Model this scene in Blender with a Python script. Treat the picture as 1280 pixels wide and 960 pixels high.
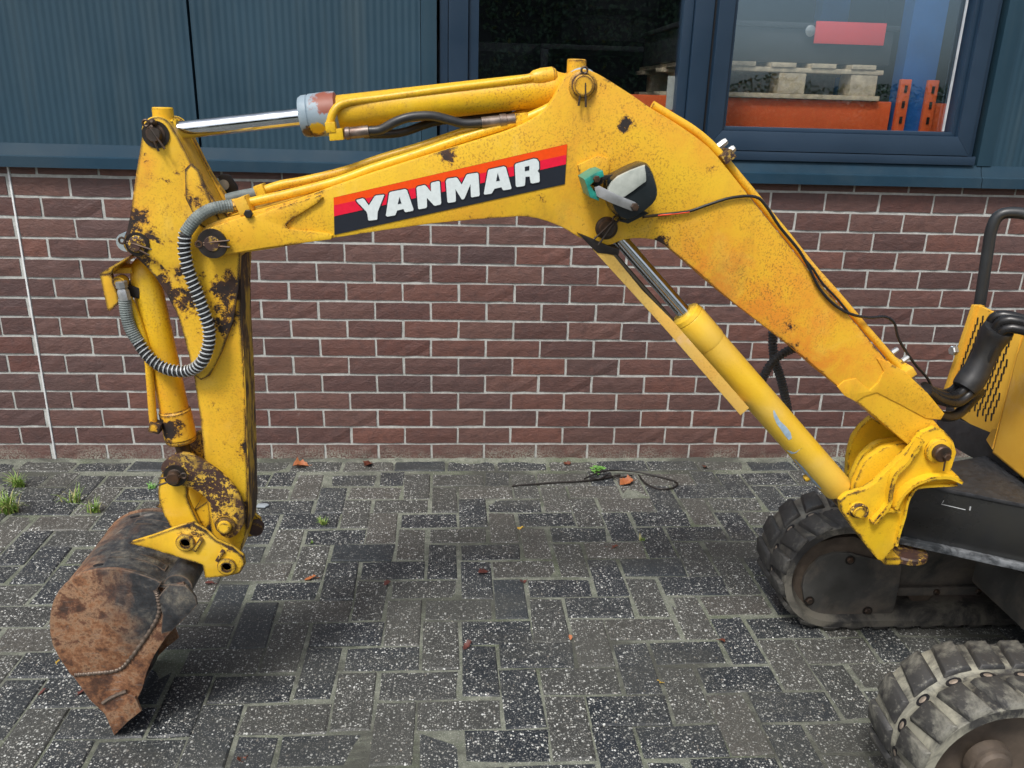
import bpy, bmesh, math, random
from mathutils import Vector, Matrix, noise as mnoise
random.seed(7)
for o in list(bpy.data.objects): bpy.data.objects.remove(o)
S = bpy.context.scene
R = math.radians

# ------------------------------------------------------------------ camera
CAM = Vector((0.0, -3.225, 1.449)); FPX = 1040.0
YAW, PIT, ROL = R(4.277), R(-18.937), R(1.651)
_f = Vector((math.sin(YAW)*math.cos(PIT), math.cos(YAW)*math.cos(PIT), math.sin(PIT)))
_r0 = Vector((math.cos(YAW), -math.sin(YAW), 0)); _u0 = _r0.cross(_f)
_r = math.cos(ROL)*_r0 + math.sin(ROL)*_u0; _u = -math.sin(ROL)*_r0 + math.cos(ROL)*_u0
cd = bpy.data.cameras.new('camera'); cam = bpy.data.objects.new('camera', cd); S.collection.objects.link(cam)
cd.sensor_width = 36; cd.lens = 36*FPX/1280; cd.clip_start = .05; cd.clip_end = 2000
M = Matrix((_r, _u, -_f)).transposed().to_4x4(); M.translation = CAM; cam.matrix_world = M
S.camera = cam
S.render.resolution_x, S.render.resolution_y = 1024, 768
# ------------------------------------------------------------------ sky, sun, exposure
SUN_EL, SUN_AZ = R(56), R(212)           # azimuth clockwise from +Y (the wall): light from behind the camera, left
W = bpy.data.worlds.new('World'); S.world = W; W.use_nodes = True
wn = W.node_tree.nodes; wl = W.node_tree.links
sky = wn.new('ShaderNodeTexSky'); sky.sky_type = 'NISHITA'; sky.sun_disc = False
sky.sun_elevation = SUN_EL; sky.sun_rotation = SUN_AZ; sky.air_density = 1.0; sky.dust_density = 4.0; sky.ozone_density = 1.0
hsv = wn.new('ShaderNodeHueSaturation'); hsv.inputs['Saturation'].default_value = .5
bg = wn['Background']; bg.inputs['Strength'].default_value = .105
wl.new(sky.outputs[0], hsv.inputs['Color']); wl.new(hsv.outputs[0], bg.inputs['Color'])
sd = bpy.data.lights.new('sun', 'SUN'); sd.energy = 1.5; sd.angle = R(12); sd.color = (1, .975, .935)
sun = bpy.data.objects.new('sun', sd); S.collection.objects.link(sun)
sv = Vector((math.sin(SUN_AZ)*math.cos(SUN_EL), math.cos(SUN_AZ)*math.cos(SUN_EL), math.sin(SUN_EL)))
sun.rotation_euler = sv.to_track_quat('Z', 'Y').to_euler(); sun.location = (-4, -8, 9)
S.view_settings.view_transform = 'Standard'; S.view_settings.look = 'None'
S.view_settings.exposure = .76; S.view_settings.gamma = 1
S.render.engine = 'CYCLES'

# ------------------------------------------------------------------ pixel -> place (1280x960 photograph)
def ray(x, y): return _f*FPX + _r*(x-640) + _u*(480-y)
def P(x, y, Y):                           # on a plane parallel to the wall
    d = ray(x, y); return CAM + d*((Y-CAM.y)/d.y)
def G(x, y, z=0.0):                       # on the ground
    d = ray(x, y); return CAM + d*((z-CAM.z)/d.z)
def PX(x, y, X):
    d = ray(x, y); return CAM + d*((X-CAM.x)/d.x)
def Z(pts, ox, oy, s): return [(ox+a/s, oy+b/s) for a, b in pts]

# ------------------------------------------------------------------ materials
def mat(name):
    m = bpy.data.materials.new(name); m.use_nodes = True
    nt = m.node_tree; b = nt.nodes['Principled BSDF']
    return m, nt, b
class NB:
    def __init__(s, nt): s.nt = nt; s.co = None
    def new(s, t, **k):
        n = s.nt.nodes.new(t)
        for a, v in k.items(): setattr(n, a, v)
        return n
    def L(s, a, b): s.nt.links.new(a, b)
    def coord(s):
        if not s.co: s.co = s.new('ShaderNodeTexCoord').outputs['Object']
        return s.co
    def world(s): return s.new('ShaderNodeNewGeometry').outputs['Position']
    def noise(s, scale, detail=4, rough=.55, dist=0, vec=None, stretch=None):
        n = s.new('ShaderNodeTexNoise'); n.inputs['Scale'].default_value = scale
        n.inputs['Detail'].default_value = detail; n.inputs['Roughness'].default_value = rough
        n.inputs['Distortion'].default_value = dist
        v = vec or s.coord()
        if stretch:
            mp = s.new('ShaderNodeMapping'); mp.inputs['Scale'].default_value = stretch; s.L(v, mp.inputs[0]); v = mp.outputs[0]
        s.L(v, n.inputs['Vector']); return n.outputs['Fac']
    def ramp(s, fac, a, b, lo=0.0, hi=1.0):
        n = s.new('ShaderNodeMapRange'); n.inputs['From Min'].default_value = a; n.inputs['From Max'].default_value = b
        n.inputs['To Min'].default_value = lo; n.inputs['To Max'].default_value = hi; s.L(fac, n.inputs['Value']); return n.outputs['Result']
    def math(s, op, a, b=None):
        n = s.new('ShaderNodeMath', operation=op)
        for i, v in enumerate((a, b)):
            if v is None: continue
            if isinstance(v, (int, float)): n.inputs[i].default_value = v
            else: s.L(v, n.inputs[i])
        n.use_clamp = op in ('ADD', 'SUBTRACT') ; return n.outputs[0]
    def mix(s, fac, a, b):
        n = s.new('ShaderNodeMix', data_type='RGBA')
        if isinstance(fac, (int, float)): n.inputs[0].default_value = fac
        else: s.L(fac, n.inputs[0])
        for i, v in ((6, a), (7, b)):
            if isinstance(v, tuple): n.inputs[i].default_value = (*v, 1)
            else: s.L(v, n.inputs[i])
        return n.outputs[2]
    def cramp(s, fac, stops, const=False):
        n = s.new('ShaderNodeValToRGB'); e = n.color_ramp.elements
        if const: n.color_ramp.interpolation = 'CONSTANT'
        while len(e) < len(stops): e.new(.5)
        for el, (p, c) in zip(e, stops): el.position = p; el.color = (*c, 1)
        s.L(fac, n.inputs[0]); return n.outputs[0]
    def bump(s, h, strength, dist, normal=None):
        n = s.new('ShaderNodeBump'); n.inputs['Strength'].default_value = strength; n.inputs['Distance'].default_value = dist
        s.L(h, n.inputs['Height'])
        if normal: s.L(normal, n.inputs['Normal'])
        return n.outputs[0]
    def edge(s, radius):
        bv = s.new('ShaderNodeBevel'); bv.samples = 8; bv.inputs['Radius'].default_value = radius
        g = s.new('ShaderNodeNewGeometry'); d = s.new('ShaderNodeVectorMath', operation='DOT_PRODUCT')
        s.L(bv.outputs[0], d.inputs[0]); s.L(g.outputs['Normal'], d.inputs[1])
        return s.math('SUBTRACT', 1.0, d.outputs['Value'])
    def rand(s): return s.new('ShaderNodeObjectInfo').outputs['Random']
    def island(s): return s.new('ShaderNodeNewGeometry').outputs['Random Per Island']

def setv(b, **k):
    for a, v in k.items():
        i = b.inputs[a.replace('_', ' ')]
        i.default_value = (*v, 1) if isinstance(v, tuple) else v

DARKCHIP = (.017, .012, .011); RUST = (.30, .085, .02)
def yellow(name, base=(.79, .505, .030), edge=.5, chips=.3, rust=.5, speck=.5, pale=.0, spots=(), bands=()):
    """worn paint: fine rust freckles, orange bleeding, chips down to dark primer; spots/bands = (place, size, amount) of heavier wear"""
    m, nt, b = mat(name); n = NB(nt)
    geo = n.world()
    big = n.noise(3.2, 5, .6, .4); mid = n.noise(16, 6, .65); fine = n.noise(250, 3, .6); fine2 = n.noise(120, 4, .65); streak = n.noise(7, 5, .6, .3)
    col = n.mix(n.ramp(mid, .3, .75), base, tuple(c*f for c, f in zip(base, (.93, .86, .8))))
    col = n.mix(n.ramp(n.noise(8, 4, .6, .6), .56, .70, 0, .35), col, tuple(min(1, c*f) for c, f in zip(base, (1.03, 1.15, 5))))
    if pale: col = n.mix(n.ramp(n.noise(5, 3), .45, .62, 0, pale), col, (.70, .50, .16))
    rm = n.math('MULTIPLY', n.ramp(big, .42, .64, 0, rust), n.ramp(n.noise(28, 5, .7), .30, .62, .45, 1))
    for (a, c, w, amt) in bands:           # rust creeping in from an edge line a-c
        mid_ = (a+c)/2; L = (c-a).length; t = (c-a).normalized(); nn = Vector((-t.z, 0, t.x))
        sbv = n.new('ShaderNodeVectorMath', operation='SUBTRACT'); n.L(geo, sbv.inputs[0]); sbv.inputs[1].default_value = mid_
        d1 = n.new('ShaderNodeVectorMath', operation='DOT_PRODUCT'); n.L(sbv.outputs[0], d1.inputs[0]); d1.inputs[1].default_value = nn
        d2 = n.new('ShaderNodeVectorMath', operation='DOT_PRODUCT'); n.L(sbv.outputs[0], d2.inputs[0]); d2.inputs[1].default_value = t
        k = n.math('MULTIPLY', n.ramp(n.math('ABSOLUTE', d1.outputs['Value']), w*.25, w, 1, 0), n.ramp(n.math('ABSOLUTE', d2.outputs['Value']), L*.32, L*.62, 1, 0))
        rm = n.math('MAXIMUM', rm, n.math('MULTIPLY', k, n.ramp(n.noise(15, 7, .75, .3), .36, .58, .25*amt, amt)))
    col = n.mix(rm, col, (.72, .27, .022))
    frk = n.math('MULTIPLY', n.ramp(fine, .53, .62), n.ramp(streak, .40, .62, .10*speck, speck))
    col = n.mix(n.math('MULTIPLY', frk, n.ramp(rm, 0, .8, .6, 1)), col, (.34, .145, .02))
    col = n.mix(n.math('MULTIPLY', n.ramp(fine2, .61, .68), n.ramp(big, .46, .66, .05*speck, speck*.75)), col, (.20, .075, .015))
    sp = None
    for (pt, rad, amt) in spots:
        dv = n.new('ShaderNodeVectorMath', operation='DISTANCE'); n.L(geo, dv.inputs[0]); dv.inputs[1].default_value = pt
        k = n.ramp(dv.outputs['Value'], rad*.2, rad, amt, 0); sp = k if sp is None else n.math('MAXIMUM', sp, k)
    v = n.noise(34, 8, .80, .2)
    v = n.math('ADD', v, n.ramp(n.noise(5, 4, .6, .5), .3, .7, -.10, .10))
    ed = n.ramp(n.edge(.012), .002, .06)
    v = n.math('ADD', v, n.math('MULTIPLY', ed, 0.27*edge))
    if sp is not None: v = n.math('ADD', v, n.math('MULTIPLY', sp, .22))
    scr = n.math('MULTIPLY', n.ramp(n.noise(1, 2, .5, .6, stretch=(110, 110, 9)), .69, .72), n.ramp(n.noise(6, 3), .50, .62))
    v = n.math('ADD', v, n.math('MULTIPLY', scr, .12*chips))
    T = .755-.155*chips
    halo = n.math('MULTIPLY', n.ramp(v, T-.055, T), .75)
    col = n.mix(halo, col, (.30, .115, .018))
    grime = n.math('MULTIPLY', n.ramp(n.noise(2.4, 6, .7, .8, stretch=(1.6, 1.6, .7)), .52, .72), n.ramp(n.noise(45, 5, .7), .35, .6, .3, 1))
    col = n.mix(n.math('MULTIPLY', grime, .5*min(1, speck+.25)), col, (.20, .115, .03))
    ch = n.ramp(v, T, T+.015)
    chipcol = n.mix(n.ramp(n.noise(30, 3), .45, .65, 0, .3), DARKCHIP, (.13, .05, .02))
    col = n.mix(ch, col, chipcol)
    n.L(col, b.inputs['Base Color'])
    n.L(n.math('ADD', n.ramp(mid, .2, .8, .28, .46), n.math('ADD', n.math('MULTIPLY', ch, .3), n.math('MULTIPLY', rm, .25))), b.inputs['Roughness'])
    h = n.math('SUBTRACT', n.math('MULTIPLY', fine, .35), n.math('MULTIPLY', ch, .9))
    bp = n.bump(h, .55, .0016); bp = n.bump(n.noise(12, 2), .12, .006, bp)
    n.L(bp, b.inputs['Normal']); b.inputs['Specular IOR Level'].default_value = .45
    return m
def simple(name, col, rough=.5, metal=0.0, var=.25, scale=20, bump=.2, dirt=None, dirtamt=.5, bscale=80, bdist=.001):
    m, nt, b = mat(name); n = NB(nt)
    f = n.noise(scale, 5, .6)
    c = n.mix(n.ramp(f, .3, .7), tuple(x*(1-var) for x in col), tuple(min(1, x*(1+var)) for x in col))
    if dirt: c = n.mix(n.ramp(n.noise(scale*.45, 6, .68, .4), .46, .66, 0, dirtamt), c, dirt)
    n.L(c, b.inputs['Base Color']); b.inputs['Metallic'].default_value = metal
    n.L(n.ramp(f, .25, .75, max(.03, rough-.1), min(1, rough+.12)), b.inputs['Roughness'])
    if bump: n.L(n.bump(n.noise(bscale, 4, .65), bump, bdist), b.inputs['Normal'])
    return m

Y_BOOM = yellow('paint_yellow_boom', edge=.45, chips=.30, rust=.42, speck=.95, bands=[(P(960, 320, -1.505), P(1110, 490, -1.505), .15, .75), (P(760, 110, -1.505), P(900, 205, -1.505), .05, .6), (P(820, 312, -1.505), P(1075, 500, -1.505), .21, 1.0), (P(690, 150, -1.505), P(740, 280, -1.505), .13, .5)],
    spots=[(P(563, 196, -1.505), .035, 1.2), (P(826, 303, -1.505), .026, 1.3), (P(783, 156, -1.505), .03, 1.0), (P(890, 210, -1.505), .026, .8), (P(995, 418, -1.505), .05, .35)])
Y_ARM = yellow('paint_yellow_arm', edge=1.0, chips=.56, rust=.38, speck=.6, bands=[(P(180, 180, -1.49), P(168, 290, -1.49), .05, .6)],
    spots=[(P(286, 358, -1.49), .05, 1), (P(170, 282, -1.49), .05, .9), (P(182, 322, -1.49), .05, .9), (P(205, 352, -1.49), .06, .9), (P(228, 372, -1.49), .07, .8), (P(262, 232, -1.49), .06, .8), (P(205, 215, -1.49), .06, .45), (P(242, 250, -1.49), .05, .7), (P(280, 400, -1.49), .07, .6), (P(235, 345, -1.49), .06, .7), (P(307, 560, -1.49), .05, .7), (P(307, 640, -1.49), .06, 1), (P(212, 535, -1.47), .04, 1)])
Y_LINK = yellow('paint_yellow_link', edge=1.0, chips=.6, rust=.2, speck=.5, spots=[(P(240, 662, -1.54), .05, .6), (P(290, 690, -1.54), .05, .7)])
Y_CYL = yellow('paint_yellow_cylinder', base=(.78, .50, .016), edge=.6, chips=.40, rust=.5, speck=1.0)
Y_LIFT = yellow('paint_yellow_lift', base=(.84, .56, .035), edge=.25, chips=.05, rust=.12, speck=.15, pale=.35)
Y_BRK = yellow('paint_yellow_bracket', base=(.80, .53, .022), edge=.62, chips=.46, rust=.3, speck=.35)
Y_HOOD = yellow('paint_yellow_hood', base=(.85, .50, .06), edge=.35, chips=.04, rust=.12, speck=.12)
Y_GUARD = yellow('paint_yellow_guard', base=(.80, .54, .13), edge=.25, chips=.12, rust=.3, speck=.4, pale=.6)
def worn_link(name='worn_brown_yellow', lo=.42):
    m, nt, b = mat(name); n = NB(nt)
    f = n.math('MULTIPLY', n.ramp(n.noise(70, 6, .78), .50, .54), n.ramp(n.noise(9, 4, .6, .5), lo, lo+.14))
    c = n.mix(n.ramp(n.noise(20, 4), .35, .7), (.035, .02, .017), (.075, .035, .026))
    n.L(n.mix(f, c, (.72, .45, .05)), b.inputs['Base Color']); setv(b, Roughness=.55)
    n.L(n.bump(f, .5, .0015), b.inputs['Normal']); return m
WORN = worn_link(); worn_boss = worn_link('worn_black_boss', .45)
def worn_edge():
    m, nt, b = mat('worn_edge_paint'); n = NB(nt)
    f = n.math('ADD', n.noise(1, 6, .7, .4, stretch=(38, 38, 12)), n.ramp(n.noise(7, 3), .3, .7, -.08, .08))
    c = n.cramp(f, [(.40, (.03, .02, .015)), (.49, (.09, .045, .02)), (.53, (.30, .17, .03)), (.60, (.62, .38, .03))])
    n.L(c, b.inputs['Base Color']); setv(b, Roughness=.6); n.L(n.bump(f, .5, .002), b.inputs['Normal']); return m
WEDGE = worn_edge()
STEEL = simple('pin_steel', (.05, .04, .033), .5, .5, .4, 40, .4, dirt=(.16, .07, .025), dirtamt=.6)
PINY = yellow('pin_yellow', edge=.9, chips=.7, rust=.4, speck=.6)
DARK = simple('dark_grease', (.022, .018, .016), .45, .2, .3, 30, .3)
CHROME = simple('chrome_rod', (.62, .66, .70), .13, 1.0, .12, 30, .0)
ROD2 = simple('guide_rod', (.10, .08, .055), .3, .7, .25, 30, .1)
HOSE = simple('rubber_hose', (.017, .018, .02), .42, 0, .2, 30, .1, dirt=(.07, .065, .055), dirtamt=.35)
HOSEC = simple('hose_shiny_black', (.012, .012, .013), .3, 0, .2, 20, .1, dirt=(.05, .045, .04), dirtamt=.2)
CUFF = simple('grey_cuff', (.13, .155, .15), .6, 0, .35, 60, .3, dirt=(.27, .30, .285), dirtamt=.6)
CUFF2 = simple('corrugated_sleeve', (.05, .053, .056), .45, 0, .2, 40, .1)
FIT = simple('hose_fitting', (.20, .165, .145), .45, .7, .35, 60, .3, dirt=(.11, .045, .025), dirtamt=.6)
HOSE_GLINT = simple('spiral_highlight', (.46, .49, .50), .4, .2, .2, 50, .0)  # light grey for highlights painted along the black spiral guard
def glandmat():
    m, nt, b = mat('grey_blue_primer'); n = NB(nt); geo = n.world()
    c = n.mix(n.ramp(n.noise(18, 5), .3, .7), (.20, .27, .32), (.31, .38, .43))
    for pt, rad, cc in ((P(408, 122, -1.475), .034, (.25, .075, .045)), (P(391, 168, -1.47), .022, (.10, .05, .02)), (P(396, 160, -1.475), .016, (.74, .46, .02))):
        dv = n.new('ShaderNodeVectorMath', operation='DISTANCE'); n.L(geo, dv.inputs[0]); dv.inputs[1].default_value = pt
        k = n.math('ADD', n.ramp(dv.outputs['Value'], rad*.3, rad*1.5, .62, 0), n.ramp(n.noise(45, 6, .7), .3, .7, -.25, .25))
        c = n.mix(n.ramp(k, .22, .34), c, cc)
    n.L(c, b.inputs['Base Color']); setv(b, Roughness=.5); n.L(n.bump(n.noise(80, 5, .7), .35, .0015), b.inputs['Normal']); return m
GREYP = glandmat()
BLACK = simple('black_frame_paint', (.014, .016, .019), .28, 0, .3, 6, .12, dirt=(.035, .033, .025), dirtamt=.5)
BLACKT = simple('black_frame_top', (.024, .026, .03), .42, 0, .4, 90, .4, dirt=(.06, .06, .06), dirtamt=.4)
LIP = simple('scraped_lip', (.035, .04, .045), .4, .2, .4, 40, .4, dirt=(.30, .32, .34), dirtamt=.8)
BAR = simple('handrail_black', (.022, .025, .028), .4, 0, .25, 15, .15)
def rubber(name, mud, amt):
    m, nt, b = mat(name); n = NB(nt)
    c = n.mix(n.ramp(n.noise(14, 5), .3, .7), (.018, .018, .019), (.05, .049, .046))
    c = n.mix(n.ramp(n.noise(7, 7, .7, .6), .60-.2*amt, .72-.16*amt, 0, .9), c, mud)
    c = n.mix(n.ramp(n.noise(40, 5, .7), .60, .68, 0, .5), c, mud)
    n.L(c, b.inputs['Base Color']); n.L(n.ramp(n.noise(9, 3), .3, .7, .4, .75), b.inputs['Roughness'])
    n.L(n.bump(n.noise(60, 5, .7), .5, .003), b.inputs['Normal']); return m
RUB_F = rubber('track_rubber', (.15, .14, .115), .85); RUB_FL = rubber('track_lug_rubber', (.12, .115, .10), .2)
RUB_N = rubber('track_rubber_muddy', (.32, .31, .245), .85); RUB_NL = rubber('track_lug_muddy', (.21, .205, .17), .52)
UNDER = simple('undercarriage_paint', (.065, .064, .060), .4, .1, .35, 9, .3, dirt=(.20, .165, .13), dirtamt=.75)
IDLER = simple('idler_steel', (.105, .08, .06), .6, .2, .45, 14, .7, dirt=(.06, .05, .042), dirtamt=.6)
INSERT = simple('insert_steel', (.30, .25, .20), .5, .3, .35, 60, .3, dirt=(.22, .12, .08), dirtamt=.6)
def bucketmat(name, x0, x1, zslope=0.0):
    """rust towards -X, bare worn steel towards +X, mottled where they meet"""
    m, nt, b = mat(name); n = NB(nt); geo = n.world()
    r = n.cramp(n.ramp(n.math('ADD', n.math('MULTIPLY', n.noise(6, 8, .70, .25), .65), n.math('MULTIPLY', n.noise(48, 7, .72), .35)), .36, .64),
        [(.05, (.04, .023, .019)), (.30, (.125, .06, .036)), (.50, (.29, .135, .066)), (.62, (.36, .22, .13)), (.76, (.17, .078, .045)), (.95, (.07, .04, .03))])
    s = n.cramp(n.ramp(n.math('ADD', n.math('MULTIPLY', n.noise(9, 7, .7, .3), .6), n.math('MULTIPLY', n.noise(55, 6, .7), .4)), .36, .64), [(.05, (.018, .02, .023)), (.45, (.045, .048, .052)), (.7, (.10, .097, .088)), (.95, (.21, .19, .15))])
    sx = n.new('ShaderNodeSeparateXYZ'); n.L(geo, sx.inputs[0])
    g = n.math('ADD', sx.outputs[0], 2.0) if False else sx.outputs[0]
    w = n.new('ShaderNodeMath', operation='MULTIPLY_ADD'); n.L(n.noise(6, 6, .65, .6), w.inputs[0]); w.inputs[1].default_value = .34; n.L(g, w.inputs[2])
    w2 = n.new('ShaderNodeMath', operation='MULTIPLY_ADD'); n.L(sx.outputs[2], w2.inputs[0]); w2.inputs[1].default_value = zslope; n.L(w.outputs[0], w2.inputs[2])
    c = n.mix(n.ramp(w2.outputs[0], x0+.17, x1+.17), r, s)
    c = n.mix(n.math('MULTIPLY', n.ramp(n.noise(130, 5, .72), .54, .64), .55), c, (.04, .026, .02))
    c = n.mix(n.math('MULTIPLY', n.ramp(n.noise(22, 5, .7, .8), .62, .70), .5), c, (.30, .27, .22))
    c = n.mix(n.math('MULTIPLY', n.ramp(n.edge(.006), .004, .06), n.ramp(n.noise(25, 4), .40, .58, 0, .7)), c, (.24, .17, .12))
    c = n.mix(n.math('MULTIPLY', n.ramp(n.noise(1, 3, .6, .5, stretch=(25, 25, 160)), .62, .70), n.ramp(n.noise(5, 3), .42, .6, 0, .6)), c, (.30, .28, .25))
    n.L(c, b.inputs['Base Color']); n.L(n.ramp(n.noise(20, 5), .3, .7, .36, .66), b.inputs['Roughness']); setv(b, Metallic=.2)
    n.L(n.bump(n.noise(9, 3), .35, .012, n.bump(n.noise(70, 7, .74), .6, .003)), b.inputs['Normal']); return m
B_RUST = bucketmat('bucket_rust', -.76, -.66); B_CUT = bucketmat('bucket_cutter', -.55, -.30); B_STEEL = bucketmat('bucket_worn_steel', -1.3, -1.2); B_SHELL = bucketmat('bucket_shell', -.86, -.76)
WELD = simple('weld_bead', (.15, .115, .09), .45, .5, .4, 60, .6)

def brickmat():
    m, nt, b = mat('brick_clinker'); n = NB(nt); co = n.world()
    rd = n.rand()
    c = n.cramp(rd, [(0, (.132, .060, .049)), (.14, (.090, .048, .043)), (.28, (.160, .070, .053)), (.42, (.110, .062, .056)), (.56, (.145, .074, .060)), (.70, (.082, .049, .047)), (.84, (.122, .053, .043)), (1, (.102, .060, .054))])
    c = n.mix(n.ramp(n.noise(26, 6, .7, .5, vec=co), .45, .70, 0, .6), c, (.066, .039, .038))
    c = n.mix(n.ramp(n.noise(17, 5, .65, vec=co, stretch=(1, 1, 2)), .55, .75, 0, .6), c, (.185, .085, .068))
    c = n.mix(n.ramp(n.noise(9, 6, .7, .3, vec=co), .66, .76, 0, .35), c, (.33, .30, .28))
    sp = n.new('ShaderNodeSeparateXYZ'); n.L(co, sp.inputs[0])
    splash = n.math('MULTIPLY', n.math('MULTIPLY', n.ramp(sp.outputs[2], .012, .075, 1, 0), n.ramp(n.noise(5, 4, .6, vec=co), .38, .62)), n.ramp(n.noise(150, 4, .7, vec=co), .46, .53))
    c = n.mix(n.math('MULTIPLY', splash, .95), c, (.34, .34, .28))
    n.L(c, b.inputs['Base Color']); n.L(n.ramp(n.noise(40, 3, vec=co), .3, .7, .5, .72), b.inputs['Roughness'])
    bp = n.bump(n.noise(34, 5, .6, 1.2, vec=co, stretch=(1, 1, 1.7)), .55, .006); bp = n.bump(n.noise(240, 3, .6, vec=co), .3, .001, bp)
    n.L(bp, b.inputs['Normal']); return m
BRICK = brickmat()
MORTAR = simple('mortar', (.47, .48, .455), .9, 0, .16, 60, .5, dirt=(.29, .30, .28), dirtamt=.6, bscale=220, bdist=.0015)
for mm_, s_ in ((MORTAR, .2),): mm_.node_tree.nodes['Principled BSDF'].inputs['Specular IOR Level'].default_value = s_
SEAL = simple('white_sealant', (.70, .72, .72), .5, 0, .1, 40, .2)
def pavermat(name, island=False):
    m, nt, b = mat(name); n = NB(nt); co = n.world()
    rd = n.island() if island else n.rand()
    base = n.cramp(rd, [(0, (.016, .021, .027)), (.16, (.055, .056, .051)), (.29, (.021, .026, .032)), (.41, (.072, .071, .063)), (.53, (.028, .033, .037)), (.64, (.045, .047, .045)), (.74, (.018, .023, .030)), (.86, (.082, .077, .067)), (.95, (.030, .037, .043))], True)
    c = n.mix(n.ramp(n.noise(90, 4, .7, vec=co), .35, .7, 0, .55), base, (.018, .02, .022))
    # exposed white aggregate
    def specks(scale, thr, dens):
        v = n.new('ShaderNodeTexVoronoi'); v.inputs['Scale'].default_value = scale; v.inputs['Randomness'].default_value = 1
        ds = n.new('ShaderNodeVectorMath', operation='ADD'); nz = n.new('ShaderNodeTexNoise'); nz.inputs['Scale'].default_value = scale*1.3
        n.L(co, nz.inputs['Vector']); sc = n.new('ShaderNodeVectorMath', operation='SCALE'); sc.inputs['Scale'].default_value = .75/scale
        n.L(nz.outputs['Color'], sc.inputs[0]); n.L(co, ds.inputs[0]); n.L(sc.outputs[0], ds.inputs[1]); n.L(ds.outputs[0], v.inputs['Vector'])
        sx = n.new('ShaderNodeSeparateXYZ'); n.L(v.outputs['Color'], sx.inputs[0])
        size = n.ramp(sx.outputs[0], dens, 1.0, 0, thr)
        return n.ramp(n.math('SUBTRACT', size, v.outputs['Distance']), 0, .05), sx.outputs[1]
    s1, t1 = specks(165, .56, .46); s2, t2 = specks(330, .58, .28)
    scol = n.cramp(t1, [(0, (.58, .60, .57)), (.5, (.38, .38, .34)), (.8, (.76, .78, .76)), (1, (.22, .19, .15))])
    wear = n.ramp(n.noise(7, 3, .6, vec=co), .3, .6, .45, 1)
    plain = n.ramp(rd, .955, .96, 1, .35)
    k = n.math('MULTIPLY', wear, plain)
    c = n.mix(n.math('MULTIPLY', s2, n.math('MULTIPLY', k, .8)), c, (.30, .30, .28)); c = n.mix(n.math('MULTIPLY', s1, k), c, scol)
    # film of sand and soil trodden over the stones
    film = n.math('MULTIPLY', n.ramp(n.noise(2.1, 6, .66, .5, vec=co, stretch=(.7, 1.5, 1)), .47, .60), n.ramp(n.noise(70, 4, .7, vec=co), .3, .60, .35, 1))
    c = n.mix(n.math('MULTIPLY', film, .58), c, (.066, .067, .058))
    n.L(c, b.inputs['Base Color']); n.L(n.ramp(n.noise(4, 4, vec=co), .35, .65, .42, .75), b.inputs['Roughness'])
    h = n.math('ADD', n.noise(130, 4, .7, vec=co), n.math('MULTIPLY', s1, .5))
    n.L(n.bump(h, .55, .0025), b.inputs['Normal']); return m
PAVER = pavermat('concrete_paver'); PAVER_S = pavermat('concrete_paver_field', True)
def sandmat():
    m, nt, b = mat('joint_sand'); n = NB(nt); co = n.world()
    c = n.mix(n.ramp(n.noise(35, 5, .65, vec=co), .3, .7), (.10, .112, .086), (.22, .23, .185))
    c = n.mix(n.ramp(n.noise(3.2, 4, vec=co), .50, .66, 0, .7), c, (.075, .095, .045))
    c = n.mix(n.ramp(n.noise(260, 3, .7, vec=co), .55, .68, 0, .7), c, (.42, .42, .38))
    c = n.mix(n.ramp(n.noise(2.1, 6, .66, .5, vec=co, stretch=(.7, 1.5, 1)), .47, .60, 0, .9), c, (.056, .057, .048))
    n.L(c, b.inputs['Base Color']); setv(b, Roughness=.95)
    n.L(n.bump(n.noise(190, 4, .7, vec=co), .9, .003), b.inputs['Normal']); return m
SAND = sandmat()
CLAD = simple('cladding_anthracite_blue', (.016, .048, .075), .52, 0, .12, 3, .1, dirt=(.024, .058, .084), dirtamt=.5)
def streaks(m, col, amt):
    nt = m.node_tree; n = NB(nt); bs = nt.nodes['Principled BSDF']; src = bs.inputs['Base Color'].links[0].from_socket
    k = n.math('MULTIPLY', n.ramp(n.noise(1, 5, .65, stretch=(16, 16, .9), vec=n.world()), .48, .70), n.ramp(n.noise(1.3, 3, vec=n.world()), .35, .65, .25, 1))
    n.L(n.mix(n.math('MULTIPLY', k, amt), src, col), bs.inputs['Base Color'])
streaks(CLAD, (.055, .085, .10), .5)
FRAME = simple('window_frame_anthracite', (.013, .033, .062), .4, 0, .08, 4, .06)
SILL = simple('sill_anthracite', (.010, .036, .062), .6, 0, .15, 5, .1, dirt=(.05, .075, .09), dirtamt=.3)
for mm_, s_ in ((SILL, .22), (CLAD, .35)): mm_.node_tree.nodes['Principled BSDF'].inputs['Specular IOR Level'].default_value = s_
GASKET = simple('gasket_black', (.006, .006, .008), .6, 0, .1, 20, 0)
SPACER = simple('aluminium_spacer', (.62, .65, .67), .35, .3, .1, 30, 0)
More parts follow.
